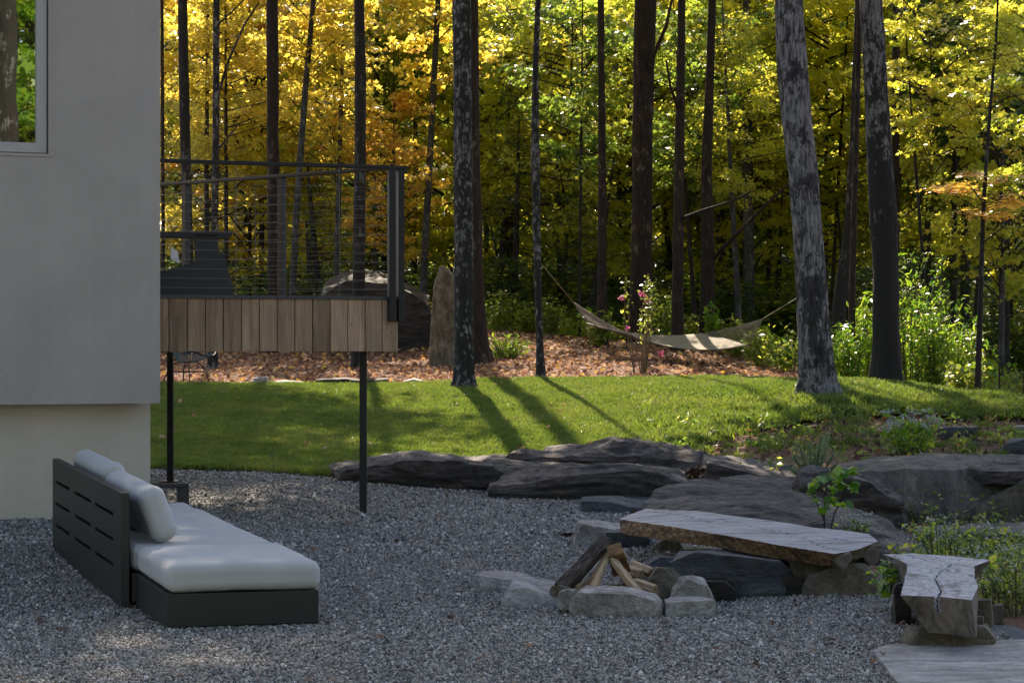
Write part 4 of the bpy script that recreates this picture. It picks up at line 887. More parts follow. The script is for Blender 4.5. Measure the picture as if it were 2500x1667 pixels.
for (p_, q_) in ((A0, A1), (B0, B1)):
    e_ = (q_ - p_) * .03; mb = MB(); mb.tube([p_ - e_ - ho, q_ + e_ - ho], .018, 8); mb.build('spreader_bar', M['spreader'], hm, True)
for k in range(18):
    s_ = k / 17
    for (p_, q_, ap) in ((A0, A1, ap_l), (B0, B1, ap_r)):
        a = p_ * (1 - s_) + q_ * s_; mid = (a + ap) / 2 - np.array([0, 0, .03]); mb = MB(); mb.tube([a - ho, mid - ho, ap - ho], .006, 4); mb.build('cord', M['cord'], hm)
mb = MB(); mb.tube([ap_l - ho, W(1318, 640, 34.3) - ho], .007, 4); mb.build('hanging_rope', M['cord'], hm)
mb = MB(); mb.tube([ap_r - ho, W(1945, 728, 27.8) - ho], .006, 4); mb.build('hanging_rope', M['cord'], hm)

# ------------------------------------------------------------------ trees
def trunk_mesh(path, seed=0, nring=None, sides=18, rough=.08):
    """path: list of (point, radius) bottom to top"""
    P = np.array([p_ for p_, r in path]); Rr = np.array([r for p_, r in path])
    d = np.concatenate([[0], np.cumsum(np.linalg.norm(np.diff(P, axis=0), axis=1))])
    m_ = nring or max(8, int(d[-1] / .22)); tt = np.linspace(0, d[-1], m_)
    Q = np.stack([np.interp(tt, d, P[:, k]) for k in range(3)], 1); R_ = np.interp(tt, d, Rr)
    Q[1:-1] = (Q[:-2] + Q[1:-1] * 2 + Q[2:]) / 4
    a = np.linspace(0, 2 * PI, sides, endpoint=False)
    ring = np.stack([np.cos(a), np.sin(a), a * 0], 1)
    V = Q[:, None, :] + ring[None] * R_[:, None, None]
    N = fbm(np.stack([(np.cos(a)[None] * 1.4 + seed + 0 * tt[:, None]).ravel(), (np.sin(a)[None] * 1.4 + 0 * tt[:, None]).ravel(), (tt[:, None] * 1.6 + 0 * a[None]).ravel()], 1), 4, seed).reshape(m_, sides)
    V = V + ring[None] * (N * rough * 1.6 * R_[:, None])[:, :, None]
    if sides > 40:
        pr = fbm(np.stack([(np.cos(a)[None] * 9 + 0 * tt[:, None]).ravel(), (np.sin(a)[None] * 9 + 0 * tt[:, None]).ravel(), (tt[:, None] * 1.9 + 0 * a[None]).ravel()], 1), 3, seed + 2, True).reshape(m_, sides)
        V = V + ring[None] * (pr * .055 * R_[:, None])[:, :, None]
    flare = np.exp(-np.clip(tt - .3, 0, None) / (R_[0] * 1.4))[:, None] * (.10 + .22 * np.abs(np.sin(a * 2.5 + seed))[None] ** 3)
    V = V + ring[None] * (flare * R_[0])[:, :, None]
    i = (np.arange(m_ - 1)[:, None] * sides + np.arange(sides)[None]).ravel(); j = (np.arange(m_ - 1)[:, None] * sides + (np.arange(sides)[None] + 1) % sides).ravel()
    return V.reshape(-1, 3), np.stack([i, j, j + sides, i + sides], 1)
STAR = []
for k in range(10):
    a = PI / 2 + k * PI / 5; r = (.5 if k % 2 == 0 else .27) * (1.0 if k != 5 else .4)
    STAR.append((r * math.cos(a), r * math.sin(a)))
STAR = np.array(STAR); DIA = np.array([(0, -.5), (.38, -.05), (.2, .3), (0, .52), (-.22, .3), (-.38, -.05)])
QUAD = np.array([(0, -.5), (.33, 0), (0, .5), (-.33, 0)])
LANCE = np.array([(0, -.5), (.12, -.1), (.09, .2), (0, .5), (-.09, .2), (-.12, -.1)])
def leaves(pos, size, shape, rs, tilt=.55, vv=None, out=None, droop=0.0):
    n = len(pos); nrm = np.stack([rs.normal(0, tilt, n), rs.normal(0, tilt, n), np.ones(n)], 1)
    if out is not None: nrm[:, :2] += out * droop
    nrm /= np.linalg.norm(nrm, axis=1)[:, None]
    a = rs.uniform(0, 2 * PI, n); t1 = np.stack([np.cos(a), np.sin(a), a * 0], 1); t1 -= nrm * (t1 * nrm).sum(1)[:, None]; t1 /= np.linalg.norm(t1, axis=1)[:, None]
    t2 = np.cross(nrm, t1); sz = size * np.clip(rs.lognormal(-.12, .32, n), .35, 1.7); k = len(shape)
    fold = np.abs(shape[:, 0])[None, :] * .35
    V = pos[:, None, :] + sz[:, None, None] * (t1[:, None, :] * shape[None, :, 0:1] + t2[:, None, :] * shape[None, :, 1:2] + nrm[:, None, :] * fold[:, :, None])
    Fc = np.arange(n * k).reshape(n, k)
    return V.reshape(-1, 3), Fc, (vv if vv is not None else rs.uniform(0, 1, n))
def crown(name, seed, n, R, Hc, size, shape, prof=lambda t: (1 - t) ** .6, tilt=.45, rise=.25, per=230, flat=.045, spread=.16):
    rs = np.random.RandomState(seed); nb = max(6, int(n / per)); P = []; VV = []; OUT = []; mb = MB()
    for b in range(nb):
        h = (b + rs.uniform(0, 1)) / nb; az = rs.uniform(0, 2 * PI); L = R * prof(h) * rs.uniform(.55, 1.1); z0 = h * Hc
        dr = np.array([math.cos(az), math.sin(az)]); rz = rise * L * rs.uniform(.2, 1.5)
        k = int(per * (.4 + .6 * L / R)); nt_ = max(5, int(k / 20)); tw_t = rs.uniform(.15, 1.0, nt_) ** .8
        lat = rs.normal(0, 1, nt_) * L * .26 * (1 - tw_t * .5)
        tx = dr[0] * L * tw_t - dr[1] * lat; ty = dr[1] * L * tw_t + dr[0] * lat; tz = z0 + rz * np.sin(tw_t * 1.7) + rs.normal(0, flat * 1.8, nt_) - np.abs(lat) * .12
        ids = rs.randint(0, nt_, k); off = rs.normal(0, 1, (k, 3)) * np.array([spread, spread, flat])
        P.append(np.stack([tx[ids], ty[ids], tz[ids]], 1) + off)
        cv = rs.uniform(0, 1, nt_) * .35 + rs.uniform(0, .3); VV.append(np.clip(cv[ids] + rs.uniform(0, .35, k), 0, 1)); OUT.append(np.repeat(dr[None], k, 0))
        pts = [(dr[0] * L * q_, dr[1] * L * q_, z0 - .12 * L * (1 - q_) + rz * math.sin(q_ * 1.7)) for q_ in (0, .35, .7, 1)]
        r0 = .008 + .008 * L
        mb.tube(pts, [r0, r0 * .7, r0 * .4, .003], 4, cap=False)
        for q_ in rs.randint(0, nt_, 4):
            tt_ = tw_t[q_] * .75; mb.tube([(dr[0] * L * tt_, dr[1] * L * tt_, z0 - .12 * L * (1 - tt_) + rz * math.sin(tt_ * 1.7)), (tx[q_], ty[q_], tz[q_])], [r0 * .4, .002], 3, cap=False)
    P = np.concatenate(P); V, Fc, vv = leaves(P, size, shape, rs, tilt, np.concatenate(VV), np.concatenate(OUT), .7)
    return mesh_uniform(name, V, Fc, False, {'v': vv}), mb.mesh(name + '_branches')
dome = lambda t: max(.12, math.sin(PI * (t * .85 + .13))) ** .6
CR = {}
for k in range(4): CR['A%d' % k] = crown('maple_crown', 10 + k, (6200, 7400, 9500, 7000)[k], 2.9, 7.0, (.185, .16, .13, .165)[k], STAR, dome, tilt=.8, per=(240, 170, 200, 130)[k], flat=(.07, .06, .10, .05)[k], rise=(.2, .45, .1, .35)[k])
for k in range(3): CR['B%d' % k] = crown('wood_crown', 30 + k, 6500, 3.6, 11.0, .25, DIA, dome, per=180, spread=.26, flat=.09, tilt=.8)
for k in range(2): CR['C%d' % k] = crown('high_crown', 40 + k, 8600, 4.6, 9.0, .25, QUAD, dome, per=160, spread=.42, flat=.2, tilt=.7)  # crowns above the view, shaped and set mainly to cast shade below
for k in range(2): CR['S%d' % k] = crown('spray', 50 + k, 1500, 1.5, 2.0, .115, STAR, dome, per=150, spread=.18, flat=.05)
CR['H0'] = crown('hemlock_crown', 60, 11000, 2.2, 7.5, .10, LANCE, lambda t: 1 - t * .85, tilt=.5, rise=-.15, per=170, spread=.16, flat=.05)
CR['H1'] = crown('hemlock_crown', 61, 11000, 2.4, 8.5, .10, LANCE, lambda t: 1 - t * .85, tilt=.5, rise=-.1, per=170, spread=.16, flat=.05)
def add_crown(root, key, mt, zoff, sc=1.0, zs_=1.0, rz=0, name='crown', dx=0, dy=0):
    me, br = CR[key]
    out = []
    for nm_, m_, mm in ((name, me, M[mt]), ('branches', br, M['twig'])):
        if len(m_.materials) == 0: m_.materials.append(mm)
        o = bpy.data.objects.new(nm_, m_); COL.objects.link(o); o.parent = root
        o.material_slots[0].link = 'OBJECT'; o.material_slots[0].material = mm
        o.location = (dx, dy, zoff); o.scale = (sc, sc, sc * zs_); o.rotation_euler = (0, 0, rz); out.append(o)
    return out
def tree(label, dpath, Y, bark, ztop, crown_key=None, cm='lime', zc=0, csc=1.0, group=None, lean=0, ground=True, extra=None, cat='tree', name='tree', seed=0, limbs=None, sides=18):
    """dpath in display px (x,y,width) bottom to top"""
    pts = []; b = WD(dpath[0][0], dpath[0][1], Y)
    gz = g1(b[0], b[1]); root = thing(name, label, cat, (b[0], b[1], gz), 0, group)
    s = F / Y; o_ = np.array([b[0], b[1], gz])
    w0 = dpath[0][2] * K / s / 2
    path = [(np.array([b[0], b[1], gz - .35]) - o_, w0 * 1.25), (np.array([b[0], b[1], gz + .02]) - o_, w0 * 1.12)]
    for (x, y, w) in dpath:
        p_ = WD(x, y, Y)
        if p_[2] > gz + .12: path.append((p_ - o_, w * K / s / 2))
    lp, lr = path[-1]; pp = path[-2][0]; dr = (lp - pp) / np.linalg.norm(lp - pp); dr = dr * np.array([.5, .5, 1]); dr /= np.linalg.norm(dr)
    zt = ztop - gz
    if lp[2] < zt:
        path.append((lp + dr * (zt - lp[2]) * .5, lr * .75)); path.append((lp + dr * (zt - lp[2]), lr * .3))
    V, Fc = trunk_mesh(path, seed or int(abs(b[0] * 100) + Y), sides=sides, nring=230 if sides > 40 else None)
    link('trunk', mesh_uniform('trunk', V, Fc, True), M[bark], root)
    for lb in (limbs or []):
        pl = [WD(x, y, Y - dy_) - o_ for x, y, w, dy_ in lb]; mb = MB(); mb.tube([tuple(q_) for q_ in pl], [w * K / s / 2 for x, y, w, dy_ in lb], 7); mb.build('limb', M[bark], root, True)
    if crown_key:
        e = path[-1][0]
        zz = zc - gz; P_ = np.array([q_ for q_, r in path]); cx = float(np.interp(zz + 2, P_[:, 2], P_[:, 0])); 
        add_crown(root, crown_key, cm, zz, csc, 1, rz=seed + b[0], dx=cx)
    for ex in (extra or []):
        add_crown(root, *ex[0], **ex[1])
    return root
BIGG = 'large trees standing on the lawn edge'
tree('tall dark tree with round pale lichen spots, on the lawn beside the standing stone', [(1067, 893, 50), (1067, 872, 46), (1066, 700, 42), (1064, 400, 42), (1062, 200, 42), (1060, 0, 42)], 31.6, 'bark_spot', 23, 'C0', 'gold', 10, 1.05, seed=3, sides=64, extra=[(('C1', 'gold', 13.5, .8), dict(dx=-2.9, dy=.4))])  # extra unseen crown added to keep sun off the sofa
tree('dark reddish tree with a flared mossy base right behind the lichen-spotted tree', [(1100, 838, 60), (1097, 800, 46), (1092, 600, 34), (1090, 500, 36), (1088, 380, 30), (1084, 0, 28)], 37.2, 'bark_red', 24, 'C1', 'lime', 15, .9, seed=4, sides=22)
tree('slim dark speckled tree at the top edge of the lawn, left of the hammock', [(1243, 866, 21), (1240, 800, 17), (1237, 700, 17), (1232, 500, 18), (1229, 340, 20), (1230, 150, 14), (1236, 0, 13)], 33.6, 'bark_spot', 17, 'C0', 'lime', 12, .55, seed=5)
tree('thickest pale grey tree leaning left with broad lichen plates, on the lawn bank', [(1882, 916, 84), (1878, 870, 72), (1862, 640, 70), (1845, 400, 66), (1832, 300, 66), (1820, 150, 68), (1812, 0, 62)], 27.3, 'bark_pale', 22, 'C1', 'green', 8.3, 1.0, seed=6, sides=72, extra=[(('C0', 'green', 6.3, 1.05, .7), dict(dx=-1.5, dy=2.7))])  # second crown, out of view, added to shade the bank
tree('big dark tree with pale lichen high up, right of the thickest pale tree', [(2036, 886, 62), (2036, 780, 58), (2034, 640, 58), (2030, 500, 60), (2022, 380, 58), (2012, 200, 52), (2000, 0, 52)], 30.5, 'bark_patch', 22, 'C0', 'green', 7.8, .95, seed=7, sides=64)
tree('reddish brown trunk rising from the mulch behind the left half of the hammock', [(1382, 800, 24), (1383, 600, 20), (1383, 400, 18), (1380, 0, 15)], 42, 'bark_red', 25, 'C1', 'lime', 21, .6, seed=8)
tree('stout dark trunk straight behind the hammock and the pink-flowered shrub', [(1475, 800, 52), (1473, 600, 46), (1476, 300, 46), (1483, 0, 50)], 43, 'bark_red', 30, 'C0', 'lime', 24, .9, seed=9, sides=48, limbs=[[(1480, 200, 14, 0), (1500, 130, 10, .3), (1530, 60, 8, .8), (1545, -10, 6, 1)]])
tree('medium brown trunk above the middle of the hammock bed', [(1556, 800, 26), (1558, 500, 24), (1563, 200, 20), (1566, 0, 18)], 41.5, 'bark_red', 26, 'C1', 'lime', 21.5, .6, seed=10, limbs=[[(1560, 505, 10, 0), (1610, 485, 7, .3), (1680, 463, 6, .8), (1725, 440, 4, 1.2)], [(1558, 250, 9, 0), (1540, 200, 6, .5), (1530, 140, 4, 1)]])
tree('orange-brown mossy trunk with a limb rising right, above the right half of the hammock', [(1622, 775, 34), (1626, 600, 32), (1622, 400, 26), (1630, 200, 20), (1636, 0, 18)], 43, 'bark_red', 27, 'C0', 'lime', 22, .6, seed=11, limbs=[[(1632, 600, 11, 0), (1690, 540, 9, .5), (1760, 470, 7, 1.2), (1815, 420, 5, 1.8)]])
tree('smooth blue-grey trunk between the hammock end and the thickest pale tree', [(1722, 800, 26), (1720, 600, 25), (1718, 440, 24), (1716, 200, 20), (1715, 0, 18)], 50, 'bark_grey', 18, 'B0', 'lime', 5, .8, seed=12)
tree('dark leaning trunk between the two big lawn trees', [(1918, 790, 34), (1935, 640, 30), (1950, 540, 26), (1962, 300, 18), (1972, 0, 16)], 41, 'bark_dark', 19, 'C0', 'green', 12.2, .9, seed=13)
tree('slim sunlit brown trunk between the two big lawn trees', [(1954, 872, 17), (1957, 700, 15), (1962, 500, 14), (1970, 200, 12), (1975, 0, 12)], 34, 'bark_red', 15, 'C1', 'lime', 8.8, .78, seed=14)  # its crown is put in above the view to shade the bank
tree('straight brown trunk just right of the big dark lichened tree', [(2056, 860, 20), (2057, 500, 18), (2058, 200, 17), (2058, 0, 17)], 45, 'bark_red', 20, 'C1', 'lime', 15, .85, seed=15)
tree('slender young tree at the far right with thin side twigs and an orange spray', [(2245, 908, 14), (2252, 700, 12), (2257, 500, 10), (2272, 280, 8), (2288, 90, 6)], 30.5, 'bark_dark', 7.2, None, seed=16, sides=10, limbs=[[(2275, 250, 4, 0), (2310, 225, 3, .2), (2360, 215, 2, .5)], [(2255, 560, 4, 0), (2300, 525, 3, .3), (2350, 490, 2, .5)], [(2262, 470, 4, 0), (2230, 430, 3, .2), (2200, 405, 2, .3)]],
     extra=[(('S1', 'orange', 2.3, .62, .5), dict(name='crown')), (('S0', 'lime', 4.2, .6, .8), dict(name='crown'))])
tree('reddish trunk almost hidden behind the lichen-spotted tree, throwing a long shadow on the lawn', [(1064, 838, 36), (1066, 600, 30), (1065, 300, 28), (1063, 0, 27)], 41, 'bark_red', 26, 'C1', 'lime', 21, .6, seed=18)
LG = 'trunks in the wood left of the spotted tree'
lefts = [([(376, 800, 9), (374, 400, 8), (372, 0, 8)], 42, 'bark_red', 'dark red trunk hard against the house corner', 'C0', 'orange'),
         ([(440, 835, 27), (432, 600, 24), (425, 300, 24), (419, 0, 22)], 42, 'bark_dark', 'thick dark trunk nearest the house wall, above the cord chair', 'C1', 'gold'),
         ([(477, 800, 11), (474, 400, 10), (478, 0, 9)], 47, 'bark_dark', 'thin dark trunk, second from the house corner', 'B0', 'gold'),
         ([(488, 856, 22), (492, 600, 17), (496, 300, 16), (497, 0, 15)], 37.5, 'bark_spot', 'forked slim trunk standing on the mulch behind the first railing post', 'S0', 'gold'),
         ([(632, 830, 32), (630, 600, 30), (627, 300, 27), (625, 0, 27)], 42, 'bark_red', 'stout straight dark trunk behind the middle of the railing', 'C0', 'gold'),
         ([(668, 830, 16), (680, 500, 15), (700, 220, 14), (720, 0, 12)], 45, 'bark_grey', 'slim pale-streaked trunk leaning right behind the railing', 'B1', 'gold'),
         ([(824, 850, 30), (824, 640, 28), (827, 400, 27), (828, 200, 26), (825, 0, 24)], 38, 'bark_dark', 'black straight trunk in front of the huge boulder', 'C1', 'gold'),
         ([(862, 800, 15), (862, 500, 14), (864, 300, 12), (866, 0, 10)], 52, 'bark_grey', 'grey trunk behind the corner post of the railing', 'B0', 'green'),
         ([(600, 800, 14), (601, 500, 12), (604, 200, 11), (606, 0, 10)], 52, 'bark_dark', 'narrow dark trunk left of the stout one behind the railing', 'B2', 'gold'),
         ([(950, 800, 14), (952, 500, 12), (955, 200, 11), (955, 0, 10)], 55, 'bark_grey', 'grey trunk just right of the railing corner', 'B1', 'green'),
         ([(968, 800, 18), (975, 600, 17), (988, 350, 15), (1000, 120, 14), (1006, 0, 12)], 47, 'bark_grey', 'grey leaning trunk above the left of the standing stone', 'B2', 'gold')]
for i, (dp, Y, bk, lb, ck, cm) in enumerate(lefts):
    lim = [[(500, 220, 8, 0), (525, 140, 6, .2), (560, 60, 5, .4), (592, 10, 4, .5)], [(498, 60, 6, 0), (530, 30, 4, .3), (560, 0, 3, .3)], [(494, 350, 5, 0), (520, 320, 4, .2), (545, 290, 3, .3)]] if 'forked' in lb else None
    hi = ck[0] in 'C'
    tree(lb, dp, Y, bk, 17 + (Y > 40) * 6 if hi else 14, ck, cm, (11.5 if ('thick dark' in lb or 'house corner' in lb) else 13.2 if 'stout' in lb else (Y - 19) * .92) if hi else (6.5 if ck[0] == 'B' else 9.5), (.95 if ('thick' in lb or 'hard against' in lb) else .62) if hi else (.45 if ck[0] == 'B' else .9), group=LG, seed=20 + i, limbs=lim)  # high crowns, out of view, lowered and enlarged to shade the left lawn
# far trunks, right and centre
MG = 'dark trunks deep in the wood'
for i, (x, w, Y, bk, lb) in enumerate([(1165, 28, 56, 'bark_dark', 'wide black trunk deep in the wood right of the flared tree'), (1290, 12, 60, 'bark_dark', 'thin black trunk deep in the wood right of the slim speckled tree'),
                                       (1420, 14, 58, 'bark_grey', 'grey trunk deep in the wood just left of the stout hammock trunk'), (1530, 12, 60, 'bark_dark', 'thin dark trunk between the stout and the medium hammock trunks'),
                                       (1655, 20, 54, 'bark_grey', 'blue-grey trunk right of the orange-brown mossy trunk'), (1680, 14, 60, 'bark_dark', 'ivy-clad dark trunk beside the smooth blue-grey trunk'), (1765, 12, 56, 'bark_dark', 'thin dark trunk at the right tip of the hammock'),
                                       (2132, 12, 52, 'bark_grey', 'grey trunk behind the tall bright green bushes'), (2190, 14, 48, 'bark_dark', 'dark trunk at the right end of the bright green bushes'), (2215, 22, 50, 'bark_dark', 'thick dark trunk left of the wire fence'),
                                       (2310, 18, 46, 'bark_dark', 'dark trunk behind the wire fence near the right edge'), (1895, 12, 56, 'bark_dark', 'thin trunk just right of the thickest pale tree')]):
    tree(lb, [(x, 820, w), (x + 2, 500, w * .9), (x + (i % 3 - 1) * 6, 0, w * .7)], Y, bk, 15, 'B%d' % (i % 3), ('lime', 'green', 'dkgreen', 'lime')[i % 4], 4.5, .75, group=MG, seed=50 + i, sides=12)
# generic wood trees, each one a copy of a few prototypes
def plain_tree(name, label, x, y, hgt, r, ck, cm, zc, csc, group, seed, bark='bark_dark', zs_=1.0):
    gz = g1(x, y); root = thing(name, label, 'tree', (x, y, gz), 0, group); rr = random.Random(seed)
    lean = rr.uniform(-.6, .6)
    path = [(np.array([0, 0, -.3]), r * 1.2), (np.array([0, 0, .3]), r), (np.array([lean * .5, 0, hgt * .5]), r * .75), (np.array([lean, 0, hgt]), r * .15)]
    V, Fc = trunk_mesh(path, seed, nring=14, sides=9); link('trunk', mesh_uniform('trunk', V, Fc, True), M[bark], root)
    add_crown(root, ck, cm, zc, csc, zs_, rz=seed * 1.7); return root
rr = random.Random(11)
def colour_at(px):
    r = rr.random()
    if px < 1000: return 'gold' if r < .8 else 'lime'
    if px < 1800: return 'lime' if r < .88 else ('gold' if r < .96 else 'green')
    return 'lime' if r < .78 else ('green' if r < .86 else 'gold')
# understory maples (visible wall of leaves)
CW = {'gold': 'golden yellow', 'lime': 'yellow-green', 'green': 'deep green', 'orange': 'orange', 'dkgreen': 'dark green'}
under = []
_r = random.Random(77)
for row, (Yr, nu_, zc_, sc__) in enumerate(((52, 14, 3.0, 1.02), (61, 14, 2.8, 1.25))):
    for k in range(nu_):
        d_ = 395 + (2400 - 395) * (k + .5 + _r.uniform(-.35, .35)) / nu_
        under.append((d_, Yr + _r.uniform(-1.6, 1.6), zc_ + _r.uniform(-.5, 1.1), sc__ * _r.uniform(.88, 1.12)))
under += [(250, 53, 2.8, 1.1), (120, 57, 2.8, 1.2), (2500, 51, 2.0, 1.0), (2620, 56, 2.2, 1.2), (2580, 46, 1.2, .9), (905, 47, 3.0, .5), (520, 46.5, 5.0, .55), (770, 47, 4.8, .6), (1330, 46, 4.8, .6), (1600, 46.5, 4.2, .6), (1700, 45, 4.3, .5), (2140, 42, 4.6, .6), (2380, 38, 3.6, .6), (2300, 43, 2.2, .75)]
ANC = [('house corner', 372), ('thick dark left trunk', 430), ('forked trunk', 496), ('stout railing trunk', 627), ('leaning slim trunk', 700), ('black boulder trunk', 826), ('railing corner', 905), ('grey leaning trunk', 980), ('lichen-spotted tree', 1066), ('slim speckled tree', 1235), ('left hammock trunk', 1382), ('stout hammock trunk', 1475), ('medium hammock trunk', 1560), ('orange-brown trunk', 1628), ('smooth grey trunk', 1720), ('thickest pale tree', 1840), ('slim sunlit trunk', 1960), ('big dark lichened tree', 2020), ('bright green bushes', 2150), ('slender far-right tree', 2260), ('right frame edge', 2352)]
def anchor(d): return min(ANC, key=lambda q_: abs(q_[1] - d))[0]
sides_w = lambda px: 'left' if px < 800 else ('middle' if px < 1750 else 'right')
for i, (dx_, Y, zc, sc_) in enumerate(under):
    px = dx_ * K; x = (px - CX) / F * Y; cm = colour_at(dx_)
    near = anchor(dx_)
    if dx_ == 905: cm = 'orange'
    _ = min([('house corner', 372), ('railing corner', 905), ('lichen-spotted tree', 1066), ('slim speckled tree', 1235), ('stout hammock trunk', 1475), ('orange-brown mossy trunk', 1625), ('thickest pale tree', 1840), ('big dark lichened tree', 2020), ('slender far-right tree', 2260), ('right frame edge', 2352)], key=lambda q_: abs(q_[1] - dx_))[0]
    dep = 'nearest' if Y < 48 else ('second' if Y < 52 else ('third' if Y < 57 else ('fourth' if Y < 61 else 'fifth')))
    plain_tree('maple_tree', '%s young maple by the %s, %s row of the leaf wall' % (CW[cm], near, dep), x, Y, zc + 6 * sc_, (.035 + .015 * (i % 3)), 'A%d' % (i % 4), cm, zc - g1(x, Y), sc_, 'young maples making the bright leaf wall', 100 + i, ('bark_dark', 'bark_red', 'bark_grey')[i % 3])
# darker filler wood behind
n_far = 0
for Yr, nT in ((70, 15), (80, 16), (92, 17)):
    for k in range(nT):
        x = ((k + rr.uniform(.15, .85)) / nT - .5) * Yr * .76; dxp = (x / Yr * F + CX) / K
        if dxp < -300: continue
        cm = rr.choice(['green', 'dkgreen', 'lime', 'green'] if dxp > 1000 else ['gold', 'green', 'dkgreen', 'green', 'gold'])
        plain_tree('forest_tree', 'far %s tree behind the %s, %s far row' % (CW[cm], anchor(dxp), {70: 'nearest', 80: 'second', 92: 'last'}[Yr]), x, Yr + rr.uniform(-3, 3), 12 + (Yr > 70) * 3, rr.uniform(.10, .2), 'B%d' % rr.randint(0, 2), cm, rr.uniform(.8, 2.2), rr.uniform(.95, 1.25) + (Yr > 70) * .15, 'far trees closing the view', 200 + n_far, rr.choice(['bark_dark', 'bark_grey', 'bark_red'])); n_far += 1
# hemlocks: dark green lower wall
for i, (dx_, Y, sc_) in enumerate([(1180, 50, .75), (1290, 52, .8), (1350, 49, .6), (1420, 55, .9), (1560, 53, .7), (1680, 56, .8), (1120, 58, .95), (1780, 52, .6), (740, 50, .7), (900, 53, .8), (560, 54, .7), (450, 52, .7), (2110, 50, .6), (2240, 46, .5), (1960, 50, .6)]):
    px = dx_ * K; x = (px - CX) / F * Y
    plain_tree('hemlock', 'drooping dark green hemlock low in the %swood by the %s' % ('deeper ' if Y >= 52 else '', anchor(dx_)), x, Y, 6.5 * sc_, .09, 'H%d' % (i % 2), 'dkgreen', .3, sc_, 'hemlocks in the dark lower wood', 300 + i)
# trees behind the viewer: they stand round the clearing and show in the window pane
BK = [(9.3, -5.5, 'A0', 'bright', 1.2, 'rounded bright green tree mirrored nearest in the window pane'), (13, -7.5, 'A1', 'lime', 1.3, 'yellow-green tree mirrored beside the dark trunk in the window pane'), (11, -11, 'B0', 'green', 1.1, 'green tree mirrored behind the bright one in the window pane'),
      (16, -13, 'B2', 'lime', 1.2, 'tall yellow-green tree mirrored high in the window pane'), (14.5, -19, 'B1', 'green', 1.5, 'far green tree mirrored at the back of the window pane'), (19, -17, 'B0', 'green', 1.5, 'far green tree mirrored at the left of the window pane')]
BK.append((7.87, -1.3, 'A2', 'bright', .01, 'dark trunk mirrored at the left of the window pane'))
for k in range(11):
    a_ = PI * (1.02 + .96 * k / 10); BK.append((19 * math.cos(a_), 2 + 19 * math.sin(a_), 'B%d' % (k % 3), ('green', 'lime', 'green')[k % 3], 1.35, None))  # arc of trees implied by the pane, added to block low sky
for i, (x, y, ck, cm, sc_, lb) in enumerate(BK):
    plain_tree('clearing_tree', lb or 'tree closing the clearing behind the viewer, mirrored dimly in the window pane', x, y, 12, .25, ck, cm, .6, sc_, 'trees round the clearing behind the viewer', 400 + i, 'bark_dark')

# ------------------------------------------------------------------ scatter (stuff)
def attr_set(me, name, typ, data):
    a = me.attributes.new(name, typ, 'POINT'); a.data.foreach_set('vector' if typ == 'FLOAT_VECTOR' else 'value', np.asarray(data).ravel())
def src_obj(name, me, mt):
    me.materials.clear(); me.materials.append(mt); return bpy.data.objects.new(name, me)
def scatter(name, P, rot, scl, sources, seed=0):
    rs = np.random.RandomState(seed); n = len(P)
    me = bpy.data.meshes.new(name); me.vertices.add(n); me.vertices.foreach_set('co', P.astype(np.float32).ravel())
    attr_set(me, 'rot', 'FLOAT_VECTOR', rot.astype(np.float32)); attr_set(me, 'scl', 'FLOAT_VECTOR', (scl if scl.ndim == 2 else np.repeat(scl[:, None], 3, 1)).astype(np.float32)); attr_set(me, 'idx', 'INT', rs.randint(0, len(sources), n).astype(np.int32))
    o = bpy.data.objects.new(name, me); COL.objects.link(o); o['kind'] = 'stuff'
    ng = bpy.data.node_groups.new(name, 'GeometryNodeTree'); ng.interface.new_socket('Geometry', in_out='INPUT', socket_type='NodeSocketGeometry'); ng.interface.new_socket('Geometry', in_out='OUTPUT', socket_type='NodeSocketGeometry')
    gi, go = ng.nodes.new('NodeGroupInput'), ng.nodes.new('NodeGroupOutput'); jn = ng.nodes.new('GeometryNodeJoinGeometry')
    def na(nm, dt):
        q_ = ng.nodes.new('GeometryNodeInputNamedAttribute'); q_.data_type = dt; q_.inputs[0].default_value = nm
        return [x for x in q_.outputs if x.enabled and x.name == 'Attribute'][0]
    r_, s_, i_ = na('rot', 'FLOAT_VECTOR'), na('scl', 'FLOAT_VECTOR'), na('idx', 'INT')
    for k, so in enumerate(sources):
        oi = ng.nodes.new('GeometryNodeObjectInfo'); oi.inputs[0].default_value = so; oi.transform_space = 'ORIGINAL'
        cmp_ = ng.nodes.new('FunctionNodeCompare'); cmp_.data_type = 'INT'; cmp_.operation = 'EQUAL'
        ii = [x for x in cmp_.inputs if x.enabled]; ng.links.new(i_, ii[0]); ii[1].default_value = k
        ip = ng.nodes.new('GeometryNodeInstanceOnPoints'); ng.links.new(gi.outputs[0], ip.inputs['Points']); ng.links.new(oi.outputs['Geometry'], ip.inputs['Instance'])
        ng.links.new(cmp_.outputs[0], ip.inputs['Selection']); ng.links.new(r_, ip.inputs['Rotation']); ng.links.new(s_, ip.inputs['Scale'])
        ng.links.new(ip.outputs[0], jn.inputs[0])
    ng.links.new(jn.outputs[0], go.inputs[0]); md = o.modifiers.new('scatter', 'NODES'); md.node_group = ng
    return o
RS = np.random.RandomState(5)
